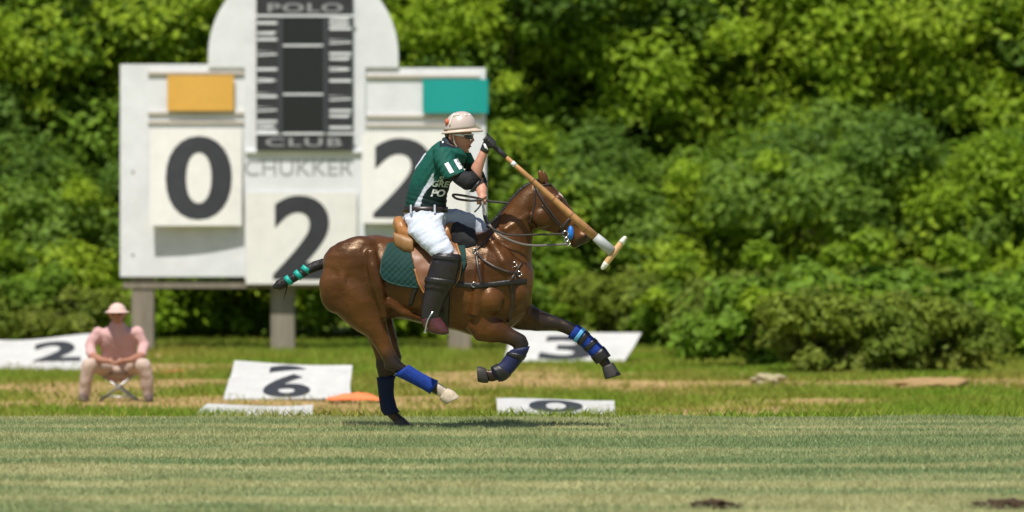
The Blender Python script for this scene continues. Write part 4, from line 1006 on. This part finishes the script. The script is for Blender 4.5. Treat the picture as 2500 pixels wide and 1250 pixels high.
# ------------------------------------------------------------------ mallet
mt = thing('polo_mallet', H(1190, 344, T_), 'polo mallet with tan cane shaft held across the horse head', 'mallet')
def ML(s, t=0): return H(1188 + (1497 - 1188) * s, 342 + (618 - 342) * s, T_ + .02 * s)
MB().tube([ML(-.015), ML(0), ML(.05), ML(.10), ML(.155)], [.024, .019, .019, .0205, .017], 12).build('grip', mat('grip_rubber', (.035, .034, .036), .7, var=.2, vscale=30, bump=.4, bscale=120), mt, smooth=True)
cane = MB().tube([ML(.155), ML(.3), ML(.5), ML(.7), ML(.86)], [.016, .019, .024, .029, .032], 12).build('cane', mat('cane_shaft', (.42, .21, .075), .45, var=.25, vscale=14, stretch=(1, 1, 1)), mt, smooth=True)
MB().tube([ML(.20), ML(.228)], [.0185] * 2, 12).build('cane_label', wht_m, cane, smooth=True)
for s_ in (.36, .52, .66, .78): MB().tube([ML(s_), ML(s_ + .006)], [.0185 + .024 * (s_ - .2)] * 2, 12).build('cane_node', mat('cane_node', (.22, .10, .04), .5), cane, smooth=True)
MB().tube([ML(.855), ML(.90), ML(.985)], [.035, .038, .041], 12).build('shaft_wrap', mat('grey_wrap', (.40, .42, .42), .6, var=.15, vscale=20), mt, smooth=True)
a, b = H(1467, 657, T_ + .02), H(1526, 577, T_ + .02)
MB().tube([a, a + (b - a) * .06, a + (b - a) * .2, (a + b) / 2, a + (b - a) * .8, a + (b - a) * .94, b], [.008, .016, .023, .027, .023, .016, .008], 16).build('head', mat('pale_wood_head', (.62, .38, .17), .5, var=.2, vscale=10), mt, smooth=True)
for p0, p1, r0, r1 in ((0, .2, .0115, .0300), (.8, 1, .0300, .0115)): MB().tube([a + (b - a) * (p0 + (p1 - p0) * k / 4) for k in range(5)], [.0095, .0165, .0200, .0225, .0243] if p0 == 0 else [.0243, .0225, .0200, .0165, .0095], 16).build('head_tip', mat('white_tip', (.66, .64, .55), .5), mt, smooth=True)

# ------------------------------------------------------------------ reins, stirrup, whip
rein = thing('reins', H(1178, 486, 0), 'dark leather reins running from the left hand to the bit', 'reins')
rein_m = mat('rein_leather', (.05, .042, .036), .5, .4, var=.3, vscale=20); rein_g = mat('grey_rein', (.16, .145, .13), .5)
def cat(P, n=8):
    P = [Vector(p_) for p_ in P]; Q_ = [P[0]] + P + [P[-1]]; out = []
    for i in range(1, len(Q_) - 2):
        for k in range(n):
            t = k / n; p0, p1, p2, p3 = Q_[i - 1:i + 3]
            out.append(.5 * ((2 * p1) + (p2 - p0) * t + (2 * p0 - 5 * p1 + 4 * p2 - p3) * t * t + (3 * p1 - p0 - 3 * p2 + p3) * t ** 3))
    return out + [P[-1]]
for side in (-1, 1):
    bt = .13 if side < 0 else .13
    MB().tube(cat([H(1177, 492, -.03 * -side), H(1185, 525, .10 * side), H(1206, 562, .19 * side), H(1250, 588, .20 * side), H(1300, 599, .16 * side), H(1386, 596, .085 * side)]), .0085, 6, rb=.004).build('rein', rein_g, rein, smooth=True)
    MB().tube(cat([H(1180, 492, -.03 * -side), H(1182, 530, .12 * side), H(1196, 553, .19 * side), H(1240, 573, .20 * side), H(1300, 573, .15 * side), H(1380, 571, .085 * side)]), .0075, 6, rb=.004).build('rein', rein_m, rein, smooth=True)
MB().tube(cat([H(1176, 488, -.02), H(1150, 490, -.04), H(1118, 486, -.05), H(1106, 478, -.06), H(1112, 475, -.05), H(1140, 479, -.03), H(1168, 484, .0), H(1200, 492, .02), H(1262, 497, .03)]), .009, 6, rb=.004).build('rein_tail', rein_m, rein, smooth=True)
MB().tube(cat([H(1176, 496, -.02), H(1168, 508, -.02), H(1158, 518, -.01)]), [.006] * 17, 6, rb=.004).build('rein_tail', rein_m, rein, smooth=True)
for side, dx, dy, tt in ((-1, 0, 0, -.335), (1, 72, -26, .325)):
    st = thing('stirrup', H(1062 + dx, 790 + dy, tt), 'steel stirrup iron on the rider\'s near boot' if side < 0 else 'steel stirrup iron on the rider\'s boot beyond the horse', 'stirrup')
    MB().tube(cat([H(1040 + dx, 806 + dy, tt - .055), H(1046 + dx, 780 + dy, tt - .060), H(1058 + dx, 760 + dy, tt - .045), H(1064 + dx, 752 + dy, tt), H(1058 + dx, 760 + dy, tt + .045), H(1046 + dx, 780 + dy, tt + .06), H(1040 + dx, 806 + dy, tt + .055)]), .007, 8).build('iron', steel_m, st, smooth=True)
    MB().tube([H(1040 + dx, 808 + dy, tt - .055), H(1040 + dx, 808 + dy, tt + .055)], .012, 8, up=(1, 0, 0)).build('tread', steel_m, st, smooth=True)
    MB().tube(cat([H(1064 + dx, 754 + dy, tt), H(1074 + dx * .8, 720 + dy, tt + .01 * side), H(1082 + dx * .5, 660 + dy, tt * .93)]), .013, 6, rb=.004).build('stirrup_leather', brown_m, st, smooth=True)
